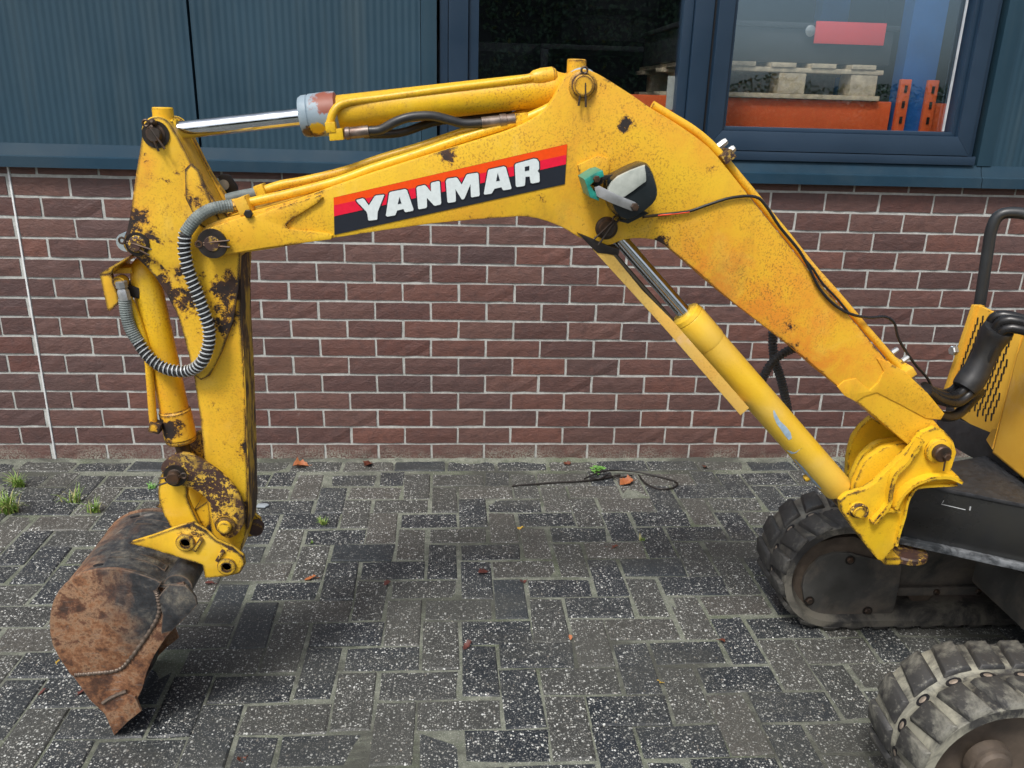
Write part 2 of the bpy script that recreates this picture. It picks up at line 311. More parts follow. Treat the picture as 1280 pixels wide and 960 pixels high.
def glassmat():
    m = bpy.data.materials.new('window_glass'); m.use_nodes = True; nt = m.node_tree; n = NB(nt)
    for x in list(nt.nodes): nt.nodes.remove(x)
    out = n.new('ShaderNodeOutputMaterial'); t = n.new('ShaderNodeBsdfTransparent'); t.inputs[0].default_value = (.965, .98, .98, 1)
    g = n.new('ShaderNodeBsdfGlossy'); g.inputs['Roughness'].default_value = .012; g.inputs[0].default_value = (.62, .82, 1, 1)  # blue of the reflected sky is put into the glossy tint
    lw = n.new('ShaderNodeLayerWeight'); lw.inputs[0].default_value = .5
    fr = n.math('MULTIPLY', n.math('POWER', lw.outputs['Facing'], 5), .9); fr = n.math('ADD', fr, .15)
    mx = n.new('ShaderNodeMixShader'); n.L(fr, mx.inputs[0]); n.L(t.outputs[0], mx.inputs[1]); n.L(g.outputs[0], mx.inputs[2])
    n.L(n.bump(n.noise(2.5, 1), .06, .01), g.inputs['Normal'])
    n.L(mx.outputs[0], out.inputs[0]); return m
GLASS = glassmat()
def lensmat():
    m, nt, b = mat('lamp_lens'); n = NB(nt)
    w = n.new('ShaderNodeTexWave'); w.inputs['Scale'].default_value = 55; n.L(n.coord(), w.inputs[0])
    n.L(n.mix(n.ramp(n.noise(40, 5), .3, .7), (.30, .33, .30), (.50, .53, .48)), b.inputs['Base Color']); setv(b, Roughness=.18)
    n.L(n.bump(w.outputs['Fac'], .06, .001), b.inputs['Normal']); return m
LENS = lensmat()
TEAL = simple('teal_paint', (.015, .26, .20), .4, 0, .3, 40, .2, dirt=(.03, .03, .03), dirtamt=.6)
ZINC = simple('zinc_plate', (.42, .43, .43), .42, .75, .2, 40, .3)
LAMPB = simple('lamp_black_plastic', (.012, .017, .02), .22, 0, .2, 20, .1)
def flat(name, col, rough=.35):
    m, nt, b = mat(name); n = NB(nt)
    n.L(n.mix(n.ramp(n.noise(120, 4, .7), .35, .7), col, tuple(c*.88 for c in col)), b.inputs['Base Color']); setv(b, Roughness=rough); return m
D_OR = flat('decal_orange', (.90, .075, .004)); D_RED = flat('decal_red', (.80, .010, .045)); D_BLK = flat('decal_black', (.016, .02, .03)); D_WHT = flat('decal_white', (.70, .77, .77))
ORANGE = simple('rack_orange', (.80, .135, .035), .4, 0, .1, 8, .05)
BLUE = simple('rack_blue', (.015, .11, .36), .4, 0, .15, 8, .05)
WOOD = simple('pallet_wood', (.58, .48, .34), .8, 0, .3, 30, .4)
INTER = simple('interior_wall', (.045, .05, .05), .9, 0, .2, 3, 0)
TYRE = simple('tyre_rubber', (.02, .02, .021), .8, 0, .2, 30, .3)
TAN = simple('tan_wheel', (.22, .16, .085), .6, 0, .2, 20, .1)
REDC = simple('red_card', (.80, .06, .06), .6, 0, .05, 20, 0)
CRATE = simple('crate_charcoal', (.03, .033, .037), .5, 0, .2, 20, .1)
PAPER = simple('paper_strip', (.5, .5, .46), .8, 0, .1, 30, 0)
def leafmat(name, c1, c2, rough=.6):
    m, nt, b = mat(name); n = NB(nt)
    n.L(n.mix(n.ramp(n.noise(60, 4), .3, .7), c1, c2), b.inputs['Base Color']); setv(b, Roughness=rough)
    return m
L_OR = leafmat('leaf_orange', (.42, .15, .05), (.27, .075, .025)); L_BR = leafmat('leaf_brown', (.16, .045, .02), (.09, .025, .014)); L_YE = leafmat('leaf_yellow', (.62, .42, .05), (.5, .3, .06)); L_RED = leafmat('leaf_red', (.12, .035, .026), (.07, .02, .016))
GRASS = leafmat('grass_green', (.13, .26, .035), (.24, .34, .07)); GRASS2 = leafmat('clover_green', (.13, .34, .06), (.20, .42, .09)); STRAW = leafmat('dry_straw', (.42, .38, .16), (.34, .32, .13))
TREEL = leafmat('tree_leaf', (.08, .12, .06), (.14, .18, .08)); TREEY = leafmat('tree_leaf_yellow', (.22, .17, .02), (.14, .13, .02)); BARK = simple('bark', (.06, .05, .04), .9, 0, .3, 20, .4)

# ------------------------------------------------------------------ mesh helpers
ROOTS = {}
def off(parent):
    o = parent
    while o is not None and o.parent is not None: o = o.parent
    return Vector(o.location) if o is not None else Vector((0, 0, 0))
def link(name, me, parent=None, smooth=None):
    o = bpy.data.objects.new(name, me); S.collection.objects.link(o)
    if parent is not None: o.parent = parent
    return o
def empty(name, loc, label=None, cat=None, group=None, kind=None):
    o = bpy.data.objects.new(name, None); S.collection.objects.link(o); o.location = loc; o.empty_display_size = .1
    if label: o['label'] = label
    if cat: o['category'] = cat
    if group: o['group'] = group
    if kind: o['kind'] = kind
    return o
def finish(me, m, smooth):
    if m is not None: me.materials.append(m)
    if smooth is not None:
        for p in me.polygons: p.use_smooth = True
        me.set_sharp_from_angle(angle=R(smooth))
def mesh(name, verts, faces, m, parent=None, smooth=None, top=None):
    ofs = off(parent); me = bpy.data.meshes.new(name)
    if parent is None and top is not None: ofs = Vector(top)
    me.from_pydata([tuple(Vector(v)-ofs) for v in verts], [], faces); me.update()
    finish(me, m, smooth)
    o = link(name, me, parent)
    if parent is None and top is not None: o.location = top
    return o
def frombm(name, bm, m, parent=None, smooth=35, top=None):
    ofs = off(parent) if parent is not None else Vector(top or (0, 0, 0))
    bmesh.ops.recalc_face_normals(bm, faces=bm.faces)
    bmesh.ops.translate(bm, verts=bm.verts, vec=-ofs)
    me = bpy.data.meshes.new(name); bm.to_mesh(me); bm.free(); finish(me, m, smooth)
    o = link(name, me, parent)
    if parent is None and top is not None: o.location = top
    return o
def smoothpoly(pts, it=2, closed=True, keep=()):
    pts = [Vector(p) for p in pts]
    for _ in range(1):
        out = []; n = len(pts)
        for i in range(n if closed else n-1):
            p0, p1, p2, p3 = (pts[(i+k) % n] if closed else pts[max(0, min(n-1, i+k))] for k in (-1, 0, 1, 2))
            for s in range(it):
                t = s/it
                out.append(.5*((2*p1)+(p2-p0)*t+(2*p0-5*p1+4*p2-p3)*t*t+(3*p1-p0-3*p2+p3)*t**3))
        if not closed: out.append(pts[-1])
        pts = out
    return pts
def bm_prism(bm, pts, vec, bevel=0.0, seg=2):
    """pts: list of 3D points (planar), vec: extrusion"""
    vs = [bm.verts.new(p) for p in pts]; f = bm.faces.new(vs)
    r = bmesh.ops.extrude_face_region(bm, geom=[f])
    ev = [g for g in r['geom'] if isinstance(g, bmesh.types.BMVert)]
    bmesh.ops.translate(bm, verts=ev, vec=vec)
    if bevel:
        tops = [g for g in r['geom'] if isinstance(g, bmesh.types.BMFace)]
        es = {e for e in f.edges} | {e for t in tops for e in t.edges}
        bmesh.ops.bevel(bm, geom=list(es), offset=bevel, segments=seg, profile=.6, affect='EDGES', clamp_overlap=True)
def prism(name, px, Y0, Y1, m, parent, bevel=.002, sm=0, smooth=35):
    pts = [P(x, y, Y0) for x, y in px]
    if sm: pts = smoothpoly(pts, sm)
    bm = bmesh.new(); bm_prism(bm, pts, Vector((0, Y1-Y0, 0)), bevel)
    return frombm(name, bm, m, parent, smooth)
def bm_box(bm, lo, hi, bevel=0.0, mtx=None):
    r = bmesh.ops.create_cube(bm, size=1); vs = r['verts']
    lo, hi = Vector(lo), Vector(hi)
    for v in vs: v.co = Vector(((v.co.x+.5)*(hi.x-lo.x)+lo.x, (v.co.y+.5)*(hi.y-lo.y)+lo.y, (v.co.z+.5)*(hi.z-lo.z)+lo.z))
    if bevel:
        es = {e for v in vs for e in v.link_edges}
        r2 = bmesh.ops.bevel(bm, geom=list(es), offset=bevel, segments=2, profile=.6, affect='EDGES', clamp_overlap=True)
        vs = r2['verts']
    if mtx is not None: bmesh.ops.transform(bm, matrix=mtx, verts=list({v for v in vs}))
def box(name, lo, hi, m, parent=None, bevel=.002, top=None):
    bm = bmesh.new(); bm_box(bm, lo, hi, bevel); return frombm(name, bm, m, parent, 35, top)
def frame_of(d, ref=None):
    d = d.normalized(); a = ref or (Vector((0, 0, 1)) if abs(d.z) < .9 else Vector((0, 1, 0)))
    x = a.cross(d).normalized(); return x, d.cross(x).normalized()
def bm_lathe(bm, p0, axis, prof, seg=28, cap=True):
    """prof: list of (distance along axis, radius)"""
    axis = axis.normalized(); x, y = frame_of(axis); rings = []
    for t, r in prof:
        rings.append([bm.verts.new(p0+axis*t+(x*math.cos(2*math.pi*k/seg)+y*math.sin(2*math.pi*k/seg))*r) for k in range(seg)])
    for a, b in zip(rings, rings[1:]):
        for k in range(seg): bm.faces.new((a[k], a[(k+1) % seg], b[(k+1) % seg], b[k]))
    if cap:
        bm.faces.new(rings[0]); bm.faces.new(rings[-1])
def lathe(name, p0, axis, prof, m, parent, seg=28, smooth=35):
    bm = bmesh.new(); bm_lathe(bm, Vector(p0), Vector(axis), prof, seg); return frombm(name, bm, m, parent, smooth)
def cyl(name, p0, p1, r, m, parent, seg=24, ch=.0015, smooth=35):
    p0, p1 = Vector(p0), Vector(p1); L = (p1-p0).length
    return lathe(name, p0, p1-p0, [(0, r-ch), (ch, r), (L-ch, r), (L, r-ch)], m, parent, seg, smooth)
def bm_tube(bm, path, rad, seg=10, cap=True):
    path = [Vector(p) for p in path]; n = len(path); rings = []
    t0 = (path[1]-path[0]).normalized(); x, y = frame_of(t0)
    for i, p in enumerate(path):
        t = (path[min(i+1, n-1)]-path[max(i-1, 0)]).normalized()
        x = (x-t*x.dot(t)).normalized(); y = t.cross(x)
        r = rad(i/(n-1)) if callable(rad) else rad
        rings.append([bm.verts.new(p+(x*math.cos(2*math.pi*k/seg)+y*math.sin(2*math.pi*k/seg))*r) for k in range(seg)])
    for a, b in zip(rings, rings[1:]):
        for k in range(seg): bm.faces.new((a[k], a[(k+1) % seg], b[(k+1) % seg], b[k]))
    if cap: bm.faces.new(rings[0]); bm.faces.new(rings[-1])
def tube(name, pts, rad, m, parent, it=6, seg=12, top=None):
    path = smoothpoly(pts, it, closed=False) if it > 1 else [Vector(p) for p in pts]
    bm = bmesh.new(); bm_tube(bm, path, rad, seg); return frombm(name, bm, m, parent, 50, top)
def resample(path, step):
    path = [Vector(p) for p in path]; out = [path[0]]; d = 0
    for a, b in zip(path, path[1:]):
        L = (b-a).length
        while d+L >= step and L > 1e-9:
            a = a+(b-a)*((step-d)/L); out.append(a); L = (b-a).length; d = 0
        d += L
    return out
def ribbed(name, pts, r, m, parent, pitch=.0095, wire=None, depth=.80):
    path = resample(smoothpoly(pts, 14, closed=False), pitch/4)
    bm = bmesh.new(); path2 = path
    n = len(path2)
    bm_tube(bm, path2, lambda f: r*(1.0 if int(round(f*(n-1))) % 4 in (0, 1) else depth), 14)
    o = frombm(name, bm, m, parent, 25)
    if wire:  # pale helix drawn in place of highlights on the ribs
        bm = bmesh.new(); t0 = (path[1]-path[0]).normalized(); x, y = frame_of(t0); hel = []
        fine = resample(path, pitch/10)
        for i, p in enumerate(fine):
            t = (fine[min(i+1, len(fine)-1)]-fine[max(i-1, 0)]).normalized(); x = (x-t*x.dot(t)).normalized(); y = t.cross(x)
            a = 2*math.pi*i/10; hel.append(p+(x*math.cos(a)+y*math.sin(a))*r*.98)
        bm_tube(bm, hel, r*.13, 5); frombm('spiral_highlight', bm, wire, o, 60)
    return o

# ================================================================== PAVEMENT
X0 = -1.73984; UB = .22; HC = .0759443; ZB0 = 1.13537      # brick bond: index 0, pitch, course, top bed joint
def grid_sheet(bm, x0, x1, y0, y1, z, nx, ny):
    v = [[bm.verts.new((x0+(x1-x0)*i/nx, y0+(y1-y0)*j/ny, z)) for i in range(nx+1)] for j in range(ny+1)]
    for j in range(ny):
        for i in range(nx): bm.faces.new((v[j][i], v[j][i+1], v[j+1][i+1], v[j+1][i]))
bm = bmesh.new(); grid_sheet(bm, -250, 250, -250, 250, -.0030, 2, 2)
ground = frombm('ground', bm, SAND, None, None); ground['kind'] = 'structure'; ground['label'] = 'sandy bedding between and around the paving stones'
pav = empty('pavement', (0, 0, 0), 'dark speckled concrete pavers laid in a herringbone bond', None, None, 'structure')
SX, SY = .1063, .1115
A = Vector((.127, -1.254))
def paver_verts(w, d, seed):
    rnd = random.Random(seed); c = .004; h = .06; vs = []; j = lambda s=.0028: rnd.uniform(-s, s)
    hx, hy = w/2, d/2; lower = []; upper = []
    n = [(-hx, -hy), (0, -hy), (hx, -hy), (hx, hy), (0, hy), (-hx, hy)]
    ring = []
    for x, y in n: ring.append((x+j(), y+j()))
    zs = [-h, -c]; vs = [(x, y, -h) for x, y in ring]+[(x, y, -c+j(.001)) for x, y in ring]
    for x, y in ring:
        l = math.hypot(x, y) or 1; cc = c*rnd.uniform(.6, 2.4)
        vs.append((x-math.copysign(min(cc, abs(x)), x) if abs(x) > .02 else x, y-math.copysign(min(cc, abs(y)), y), j(.0008)))
    f = []
    for a in (0, 6):
        for k in range(6): f.append((a+k, a+(k+1) % 6, a+6+(k+1) % 6, a+6+k))
    f.append(tuple(12+k for k in range(6)))
    return vs, f
PM = {}
def paver_mesh(w, d, k):
    key = (round(w, 3), round(d, 3), k)
    if key not in PM:
        vs, f = paver_verts(w, d, hash(key) % 9999); me = bpy.data.meshes.new('paver'); me.from_pydata(vs, [], f); me.update(); me.materials.append(PAVER); PM[key] = me
    return PM[key]
GAP = .0048
items = []                                   # (cx, cy, w, d)
YT = -.112
for r in range(-14, 70):
    for c in range(-75, 80):
        lab = (c-r) % 4
        xl = A.x+(c-2)*SX; yt = A.y-r*SY
        if lab == 2: x, y, w, d = xl, yt, 2*SX, SY
        elif lab == 1: x, y, w, d = xl, yt, SX, 2*SY
        else: continue
        top, bot = min(yt, YT), y-d
        if top-bot < .035: continue
        items.append((x+w/2, (top+bot)/2, w-GAP, top-bot-GAP))
for k in range(-40, 40): items.append((-.03+k*.2126+.1063, YT/2-.004, .2126-GAP, .1-.002))
def vis(x, y, z=0):
    d = Vector((x, y, z))-CAM; q = d.dot(_f)
    if q < .2: return None
    return 640+FPX*d.dot(_r)/q, 480-FPX*d.dot(_u)/q
rest = []; cnt = 0; rp = random.Random(5)
for it in items:
    v = vis(it[0], it[1])
    if v and -70 < v[0] < 1350 and 540 < v[1] < 1040 and cnt < 300:
        o = link('paver', paver_mesh(it[2], it[3], rp.randrange(5)), pav)
        o.location = (it[0]+rp.uniform(-.003, .003), it[1]+rp.uniform(-.003, .003), rp.uniform(-.0026, .0024))
        o.rotation_euler = (rp.uniform(-.014, .014), rp.uniform(-.010, .010), rp.uniform(-.022, .022)); o.scale = (rp.uniform(.97, 1.01), rp.uniform(.97, 1.01), 1); cnt += 1
    elif abs(it[0]) < 6 and it[1] > -5.5: rest.append(it)
vs, fs = [], []
for it in rest:
    a, b = paver_verts(it[2], it[3], rp.randrange(99)); n0 = len(vs)
    vs += [(x+it[0], y+it[1], z-.001) for x, y, z in a]; fs += [tuple(i+n0 for i in f) for f in b]
o = mesh('paver_field', vs, fs, PAVER_S, pav); o['kind'] = 'stuff'
# sand bead along the foot of the wall
bm = bmesh.new(); N = 420; prev = None
for i in range(N+1):
    x = -6+12*i/N; w = .022+.040*abs(mnoise.noise(Vector((x*7, 1, 0))))+.01*mnoise.noise(Vector((x*31, 4, 0))); h = .006+.010*abs(mnoise.noise(Vector((x*11, 0, 3))))
    cur = [bm.verts.new((x, .001, h)), bm.verts.new((x, -w*.5, h*.6)), bm.verts.new((x, -w-.004, -.004))]
    if prev:
        for k in range(2): bm.faces.new((prev[k], cur[k], cur[k+1], prev[k+1]))
    prev = cur
o = frombm('sand_strip', bm, SAND, pav, 60); o['kind'] = 'stuff'

# ================================================================== BUILDING
bld = empty('workshop_building', (0, .1, 0), 'workshop wall of brown bricks below dark blue cladding and windows', 'building')
XL, XR = -6.0, 6.0
wall = box('brick_wall', (XL, .0045, -.2), (XR, .22, 1.20), MORTAR, bld, 0); wall['label'] = 'brown brick plinth wall with pale mortar joints'
BM = {}
def brick_mesh(w, k, h):
    key = (round(w, 3), k, round(h, 3))
    if key in BM: return BM[key]
    rnd = random.Random(hash(key) % 99999); nx = 5 if w > .12 else 3; vs = []; fs = []
    for j in range(3):
        for i in range(nx):
            x = -w/2+w*i/(nx-1); z = -h/2+h*j/2
            ed = i in (0, nx-1) or j in (0, 2)
            vs.append((x+rnd.uniform(-.0009, .0009), (.0016 if ed else 0)+rnd.uniform(-.0012, .0012), z+rnd.uniform(-.0009, .0009)))
    for j in range(2):
        for i in range(nx-1): fs.append((j*nx+i, j*nx+i+1, (j+1)*nx+i+1, (j+1)*nx+i))
    ring = [i for i in range(nx)]+[2*nx-1]+[3*nx-1-i for i in range(nx)]+[nx]
    b0 = len(vs)
    for i in ring: vs.append((vs[i][0], .03, vs[i][2]))
    for k2 in range(len(ring)): a, b = ring[k2], ring[(k2+1) % len(ring)]; fs.append((b, a, b0+k2, b0+(k2+1) % len(ring)))
    me = bpy.data.meshes.new('brick'); me.from_pydata(vs, [], fs); me.update(); me.materials.append(BRICK); BM[key] = me; return me
XLINE = X0+.555*UB
bricks = []
for row in range(-1, 15):
    z1 = ZB0-row*HC; z0 = z1-HC
    ph = .5 if row % 2 == 0 else 0
    for c in range(-21, 36):
        a, b = X0+(c+ph)*UB, X0+(c+1+ph)*UB
        parts = [(a+.0048, b-.0048)]
        if a < XLINE < b: parts = [(a+.0048, XLINE-.0035), (XLINE+.006, b-.0048)]
        for p, q in parts:
            if q-p > .006: bricks.append(((p+q)/2, (z0+z1)/2, q-p, HC-.0104))
rb = random.Random(3); sel = []
for b in bricks:
    v = vis(b[0], 0, b[1]); sel.append(v is not None and -40 < v[0] < 1320)
idx = [i for i, s in enumerate(sel) if s]; idx = set(idx[:300])
vs, fs = [], []
wof = off(wall)
for i, b in enumerate(bricks):
    if i in idx:
        o = link('brick', brick_mesh(b[2], rb.randrange(7), b[3]), wall)
        o.location = Vector((b[0]+rb.uniform(-.001, .001), rb.uniform(-.0012, .0012), b[1]+rb.uniform(-.001, .001)))-wof; o.rotation_euler.y = rb.uniform(-.004, .004)
    elif abs(b[0]) < 5.9:
        me = brick_mesh(b[2], rb.randrange(7), b[3]); n0 = len(vs)
        vs += [(v.co.x+b[0], v.co.y, v.co.z+b[1]) for v in me.vertices]; fs += [tuple(k+n0 for k in p.vertices) for p in me.polygons]
if vs:
    o = mesh('brick_field', vs, fs, BRICK, wall); o['kind'] = 'stuff'
box('expansion_joint', (XLINE-.0022, -.0025, .0), (XLINE+.0042, .02, 1.19), SEAL, wall, .001)
# sill flashing
def xprofile(name, prof, x0, x1, m, parent, bevel=.0012):
    bm = bmesh.new(); bm_prism(bm, [Vector((x0, y, z)) for y, z in prof], Vector((x1-x0, 0, 0)), bevel, 1); return frombm(name, bm, m, parent, 30)
sp = [(.06, 1.252), (-.014, 1.250), (-.030, 1.209), (-.040, 1.205), (-.042, 1.168), (-.037, 1.168), (-.037, 1.185), (.02, 1.195), (.06, 1.2)]
xprofile('sill_flashing', sp, XL, -.062, SILL, bld); xprofile('sill_flashing', sp, -.0595, 2.045, SILL, bld); xprofile('sill_flashing', sp, 2.0475, XR, SILL, bld)
# corrugated cladding
def clad(x0, x1, z0, z1, parent):
    bm = bmesh.new(); pitch = .0245; n = int((x1-x0)/pitch*6); a = []; yo = -.012
    for i in range(n+1):
        x = x0+(x1-x0)*i/n; y = yo-.0011*math.sin(2*math.pi*x/pitch)
        a.append((bm.verts.new((x, y, z0)), bm.verts.new((x, y, z1))))
    for p, q in zip(a, a[1:]): bm.faces.new((p[0], q[0], q[1], p[1]))
    back = [bm.verts.new((x0, .03, z0)), bm.verts.new((x1, .03, z0)), bm.verts.new((x1, .03, z1)), bm.verts.new((x0, .03, z1))]
    bm.faces.new(back); bm.faces.new((a[0][0], a[0][1], back[3], back[0])); bm.faces.new((a[-1][0], back[1], back[2], a[-1][1]))
    bm.faces.new([p[0] for p in a]+[back[1], back[0]]); bm.faces.new([p[1] for p in a]+[back[2], back[3]])
    return frombm('cladding_panel', bm, CLAD, parent, 40)
clad(XL, -.926, 1.2485, 3.4, bld); clad(-.917, -.122, 1.2485, 3.4, bld)
box('panel_trim', (-.120, -.017, 1.2495), (-.064, .03, 3.4), CLAD, bld, .0015)
clad(2.085, XR, 1.250, 3.4, bld)
box('panel_trim', (2.025, -.019, 1.2495), (2.083, .03, 3.4), CLAD, bld, .0015)
box('panel_backing', (XL, .035, 1.2), (-.064, .2, 3.4), GASKET, bld, 0); box('panel_backing', (2.025, .035, 1.2), (XR, .2, 3.4), GASKET, bld, 0)
box('upper_wall', (-.062, -.012, 3.26), (2.023, .2, 3.4), CLAD, bld, .002)
box('roof', (XL, -.06, 3.41), (XR, 6.2, 3.56), CLAD, bld, .01)
# windows
def rails(name, x0, x1, z0, z1, w, y0, y1, m, parent, wb=None):
    wb = wb or w; bm = bmesh.new()
    def quad(pts): bm_prism(bm, [Vector((x, y0, z)) for x, z in pts], Vector((0, y1-y0, 0)), .002, 2)
    quad([(x0, z0), (x0+w, z0+wb), (x0+w, z1-w), (x0, z1)]); quad([(x1, z0), (x1, z1), (x1-w, z1-w), (x1-w, z0+wb)])
    quad([(x0, z0), (x1, z0), (x1-w, z0+wb), (x0+w, z0+wb)]); quad([(x0, z1), (x0+w, z1-w), (x1-w, z1-w), (x1, z1)])
    return frombm(name, bm, m, parent, 30)
w1 = rails('window', -.054, 2.012, 1.256, 3.255, .030, .004, .12, FRAME, bld, .030); w1['label'] = 'outer window frame with mullion, dark blue grey'
rails('window_frame', -.022, .935, 1.290, 3.223, .070, -.001, .075, FRAME, w1, .078)
rails('glazing_bead', .050, .863, 1.370, 3.151, .036, .014, .07, FRAME, w1, .046)
box('pane', (.082, .040, 1.412), (.832, .052, 3.118), GLASS, w1, 0)
box('mullion', (.938, .006, 1.288), (.962, .11, 3.224), GASKET, w1, .001)
rails('sash', .944, 1.979, 1.287, 3.20, .058, -.028, .06, FRAME, w1, .070)
rails('glazing_bead', 1.0025, 1.9205, 1.3575, 3.141, .016, -.008, .055, FRAME, w1, .014)
box('pane', (1.012, .030, 1.366), (1.912, .042, 3.134), GLASS, w1, 0)
box('glazing_spacer', (1.884, .020, 1.374), (1.890, .028, 3.124), SPACER, w1, 0)
box('lower_rail', (-.05, -.026, 1.2515), (2.010, .0035, 1.2845), FRAME, w1, .002)
# interior
def room():
    bm = bmesh.new(); bm_box(bm, (-3.5, .21, -.02), (4.5, 6.0, 3.40)); bmesh.ops.reverse_faces(bm, faces=bm.faces)
    fr = [f for f in bm.faces if all(abs(v.co.y-.21) < 1e-4 for v in f.verts)]; bmesh.ops.delete(bm, geom=fr, context='FACES')
    me = bpy.data.meshes.new('interior_shell'); bmesh.ops.translate(bm, verts=bm.verts, vec=-off(bld)); bm.to_mesh(me); bm.free(); me.materials.append(INTER)
    return link('interior_shell', me, bld)
room()
# pallet rack behind the right window
rk = empty('pallet_rack', (1.9, .55, 0), 'blue and orange pallet rack standing behind the window', 'rack')
box('beam', (-.6, .42, 1.345), (1.868, .47, 1.478), ORANGE, rk, .004); box('beam', (2.05, .42, 1.345), (3.6, .47, 1.478), ORANGE, rk, .004)
box('beam', (-.6, 1.32, 1.345), (1.868, 1.37, 1.478), ORANGE, rk, .004)
for yy in (.40, 1.30):
    bm = bmesh.new(); bm_box(bm, (1.885, yy, 0), (2.03, yy+.012, 3.3)); bm_box(bm, (1.885, yy+.0125, 0), (1.897, yy+.08, 3.3)); bm_box(bm, (2.018, yy+.0125, 0), (2.03, yy+.08, 3.3)); frombm('upright', bm, BLUE, rk)
for xx in (1.872, 1.992):
    pl = box('beam_connector', (xx, .378, 1.30), (xx+.046, .398, 1.565), ORANGE, rk, .003)
    for q in range(4): box('hook_slot', (xx+.018, .3755, 1.335+q*.06), (xx+.03, .3785, 1.362+q*.06), GASKET, pl, 0)
bm = bmesh.new(); bm_tube(bm, [(1.95, .46, 1.9), (1.95, 1.32, 2.6)], .012, 8); bm_tube(bm, [(1.95, .46, 1.2), (1.95, 1.32, 1.85)], .012, 8); frombm('brace', bm, ZINC, rk)
# pallet on the beam
pt = empty('wooden_pallet', (1.45, .8, 1.479), 'weathered wooden pallet lying on the orange rack beam', 'pallet')
for i, yy in enumerate((.40, .80, 1.24)):
    box('runner', (.95, yy, 1.4795), (1.80, yy+.11, 1.4975), WOOD, pt, .002)
    box('stringer', (.95, yy, 1.5785), (1.80, yy+.11, 1.596), WOOD, pt, .002)
    for xx in (1.01, 1.355, 1.665): box('block', (xx, yy+.003, 1.498), (xx+.115, yy+.107, 1.578), WOOD, pt, .003)
for k in range(5): box('deck_board', (.97+k*.172, .395, 1.5965), (1.075+k*.172, 1.36, 1.614), WOOD, pt, .002)
cr = empty('storage_crate', (1.45, .8, 1.615), 'low charcoal tray with a red card lying on the wooden pallet', 'crate')
box('tray', (.96, .44, 1.6155), (1.84, 1.25, 1.745), CRATE, cr, .008); box('rim', (.945, .425, 1.7455), (1.855, 1.265, 1.765), CRATE, cr, .004)
box('red_card', (1.49, .418, 1.69), (1.79, .4245, 1.772), REDC, cr, .001)
lathe('hanging_tag', (1.47, .4245, 1.735), (0, -1, 0), [(0, .012), (.004, .022), (.008, .012)], ZINC, cr, 18)
for rt in (rk, pt, cr):                     # set the rack close behind the panes
    rt.location.x *= .9586; rt.location.y -= .15; done = set()
    for o in rt.children_recursive:
        if o.type == 'MESH' and o.data.name not in done:
            done.add(o.data.name)
            for v in o.data.vertices: v.co.x *= .9586
# dark machine cabinet and tyres behind the left window
cb = empty('steel_cabinet', (.3, 2.2, 0), 'tall dark steel cabinet in the workshop behind the glass', 'cabinet')
box('body', (-.5, 1.9, 0), (.55, 2.5, 1.75), CRATE, cb, .01); box('door', (-.48, 1.88, .05), (.02, 1.899, 1.7), INTER, cb, .004); box('door', (.03, 1.88, .05), (.53, 1.899, 1.7), INTER, cb, .004); box('handle', (-.03, 1.86, .9), (-.015, 1.879, 1.05), ZINC, cb, .002)
sh = empty('steel_shelf', (.95, 1.7, 0), 'dark steel shelf carrying two tyres in the workshop', 'shelf')
for xx in (.45, 1.5):
    for yy in (1.45, 1.95): box('leg', (xx, yy, 0), (xx+.04, yy+.04, 1.70), CRATE, sh, .002)
box('shelf_board', (.45, 1.45, 1.701), (1.54, 1.99, 1.725), CRATE, sh, .003)
for i, zz in enumerate((1.726, 1.877)):
    ty = empty('tyre', (.85, 1.72, zz), ('black tyre lying flat on the dark steel shelf', 'black tyre stacked on top of another tyre')[i], 'tyre')
    lathe('tread', (.85, 1.72, zz), (0, 0, 1), [(.0, .17), (.0, .235), (.025, .262), (.125, .262), (.15, .235), (.15, .17)], TYRE, ty, 36)
    lathe('rim', (.85, 1.72, zz+.02), (0, 0, 1), [(0, .05), (0, .168), (.11, .168), (.11, .05)], TAN, ty, 30)
ps = box('paper_strip', (.80, .060, 1.425), (.838, .0615, 1.545), PAPER, None, 0, (.82, .0605, 1.425)); ps['label'] = 'narrow printed paper strip stuck inside the window pane'; ps['category'] = 'paper'

# ================================================================== MINI EXCAVATOR
YC = -1.44
ex = empty('mini_excavator', (1.62, -1.49, 0), 'worn yellow tracked mini excavator with lowered bucket in front of the wall', 'excavator')
YB0, YB1 = -1.505, -1.375            # boom faces
YA0, YA1 = -1.487, -1.393            # arm faces
def pin(name, x, y, Yface, r, out, m, parent, nutr=None, seg=24, castle=True):
    c = P(x, y, Yface); p = lathe(name, c+Vector((0, .012, 0)), (0, -1, 0), [(0, r*1.35), (.014, r*1.35), (.016, r*1.28), (.018, r), (.012+out-.003, r), (.012+out, r*.86)], m, parent, seg)
    return p, c
def cotter(c, r, out, parent, ang, m=None):
    """split pin across a pin head: an eye on one side, two spread legs on the other"""
    y = c.y-out*.62; d = Vector((math.cos(ang), 0, math.sin(ang))); s = Vector((-d.z, 0, d.x))
    o = Vector((c.x, y, c.z)); bm = bmesh.new()
    bm_tube(bm, [o-d*r*.9+s*.002, o+d*r*1.9+s*.006+Vector((0, -.004, 0))], .0022, 6); bm_tube(bm, [o-d*r*.9-s*.002, o+d*r*1.8-s*.008], .0022, 6)
    e = o-d*(r+.007); bm_tube(bm, [e+(d*math.cos(t)+s*math.sin(t))*.006 for t in [k*2*math.pi/10 for k in range(11)]], .0024, 6)
    frombm('split_pin', bm, m or STEEL, parent, 50)

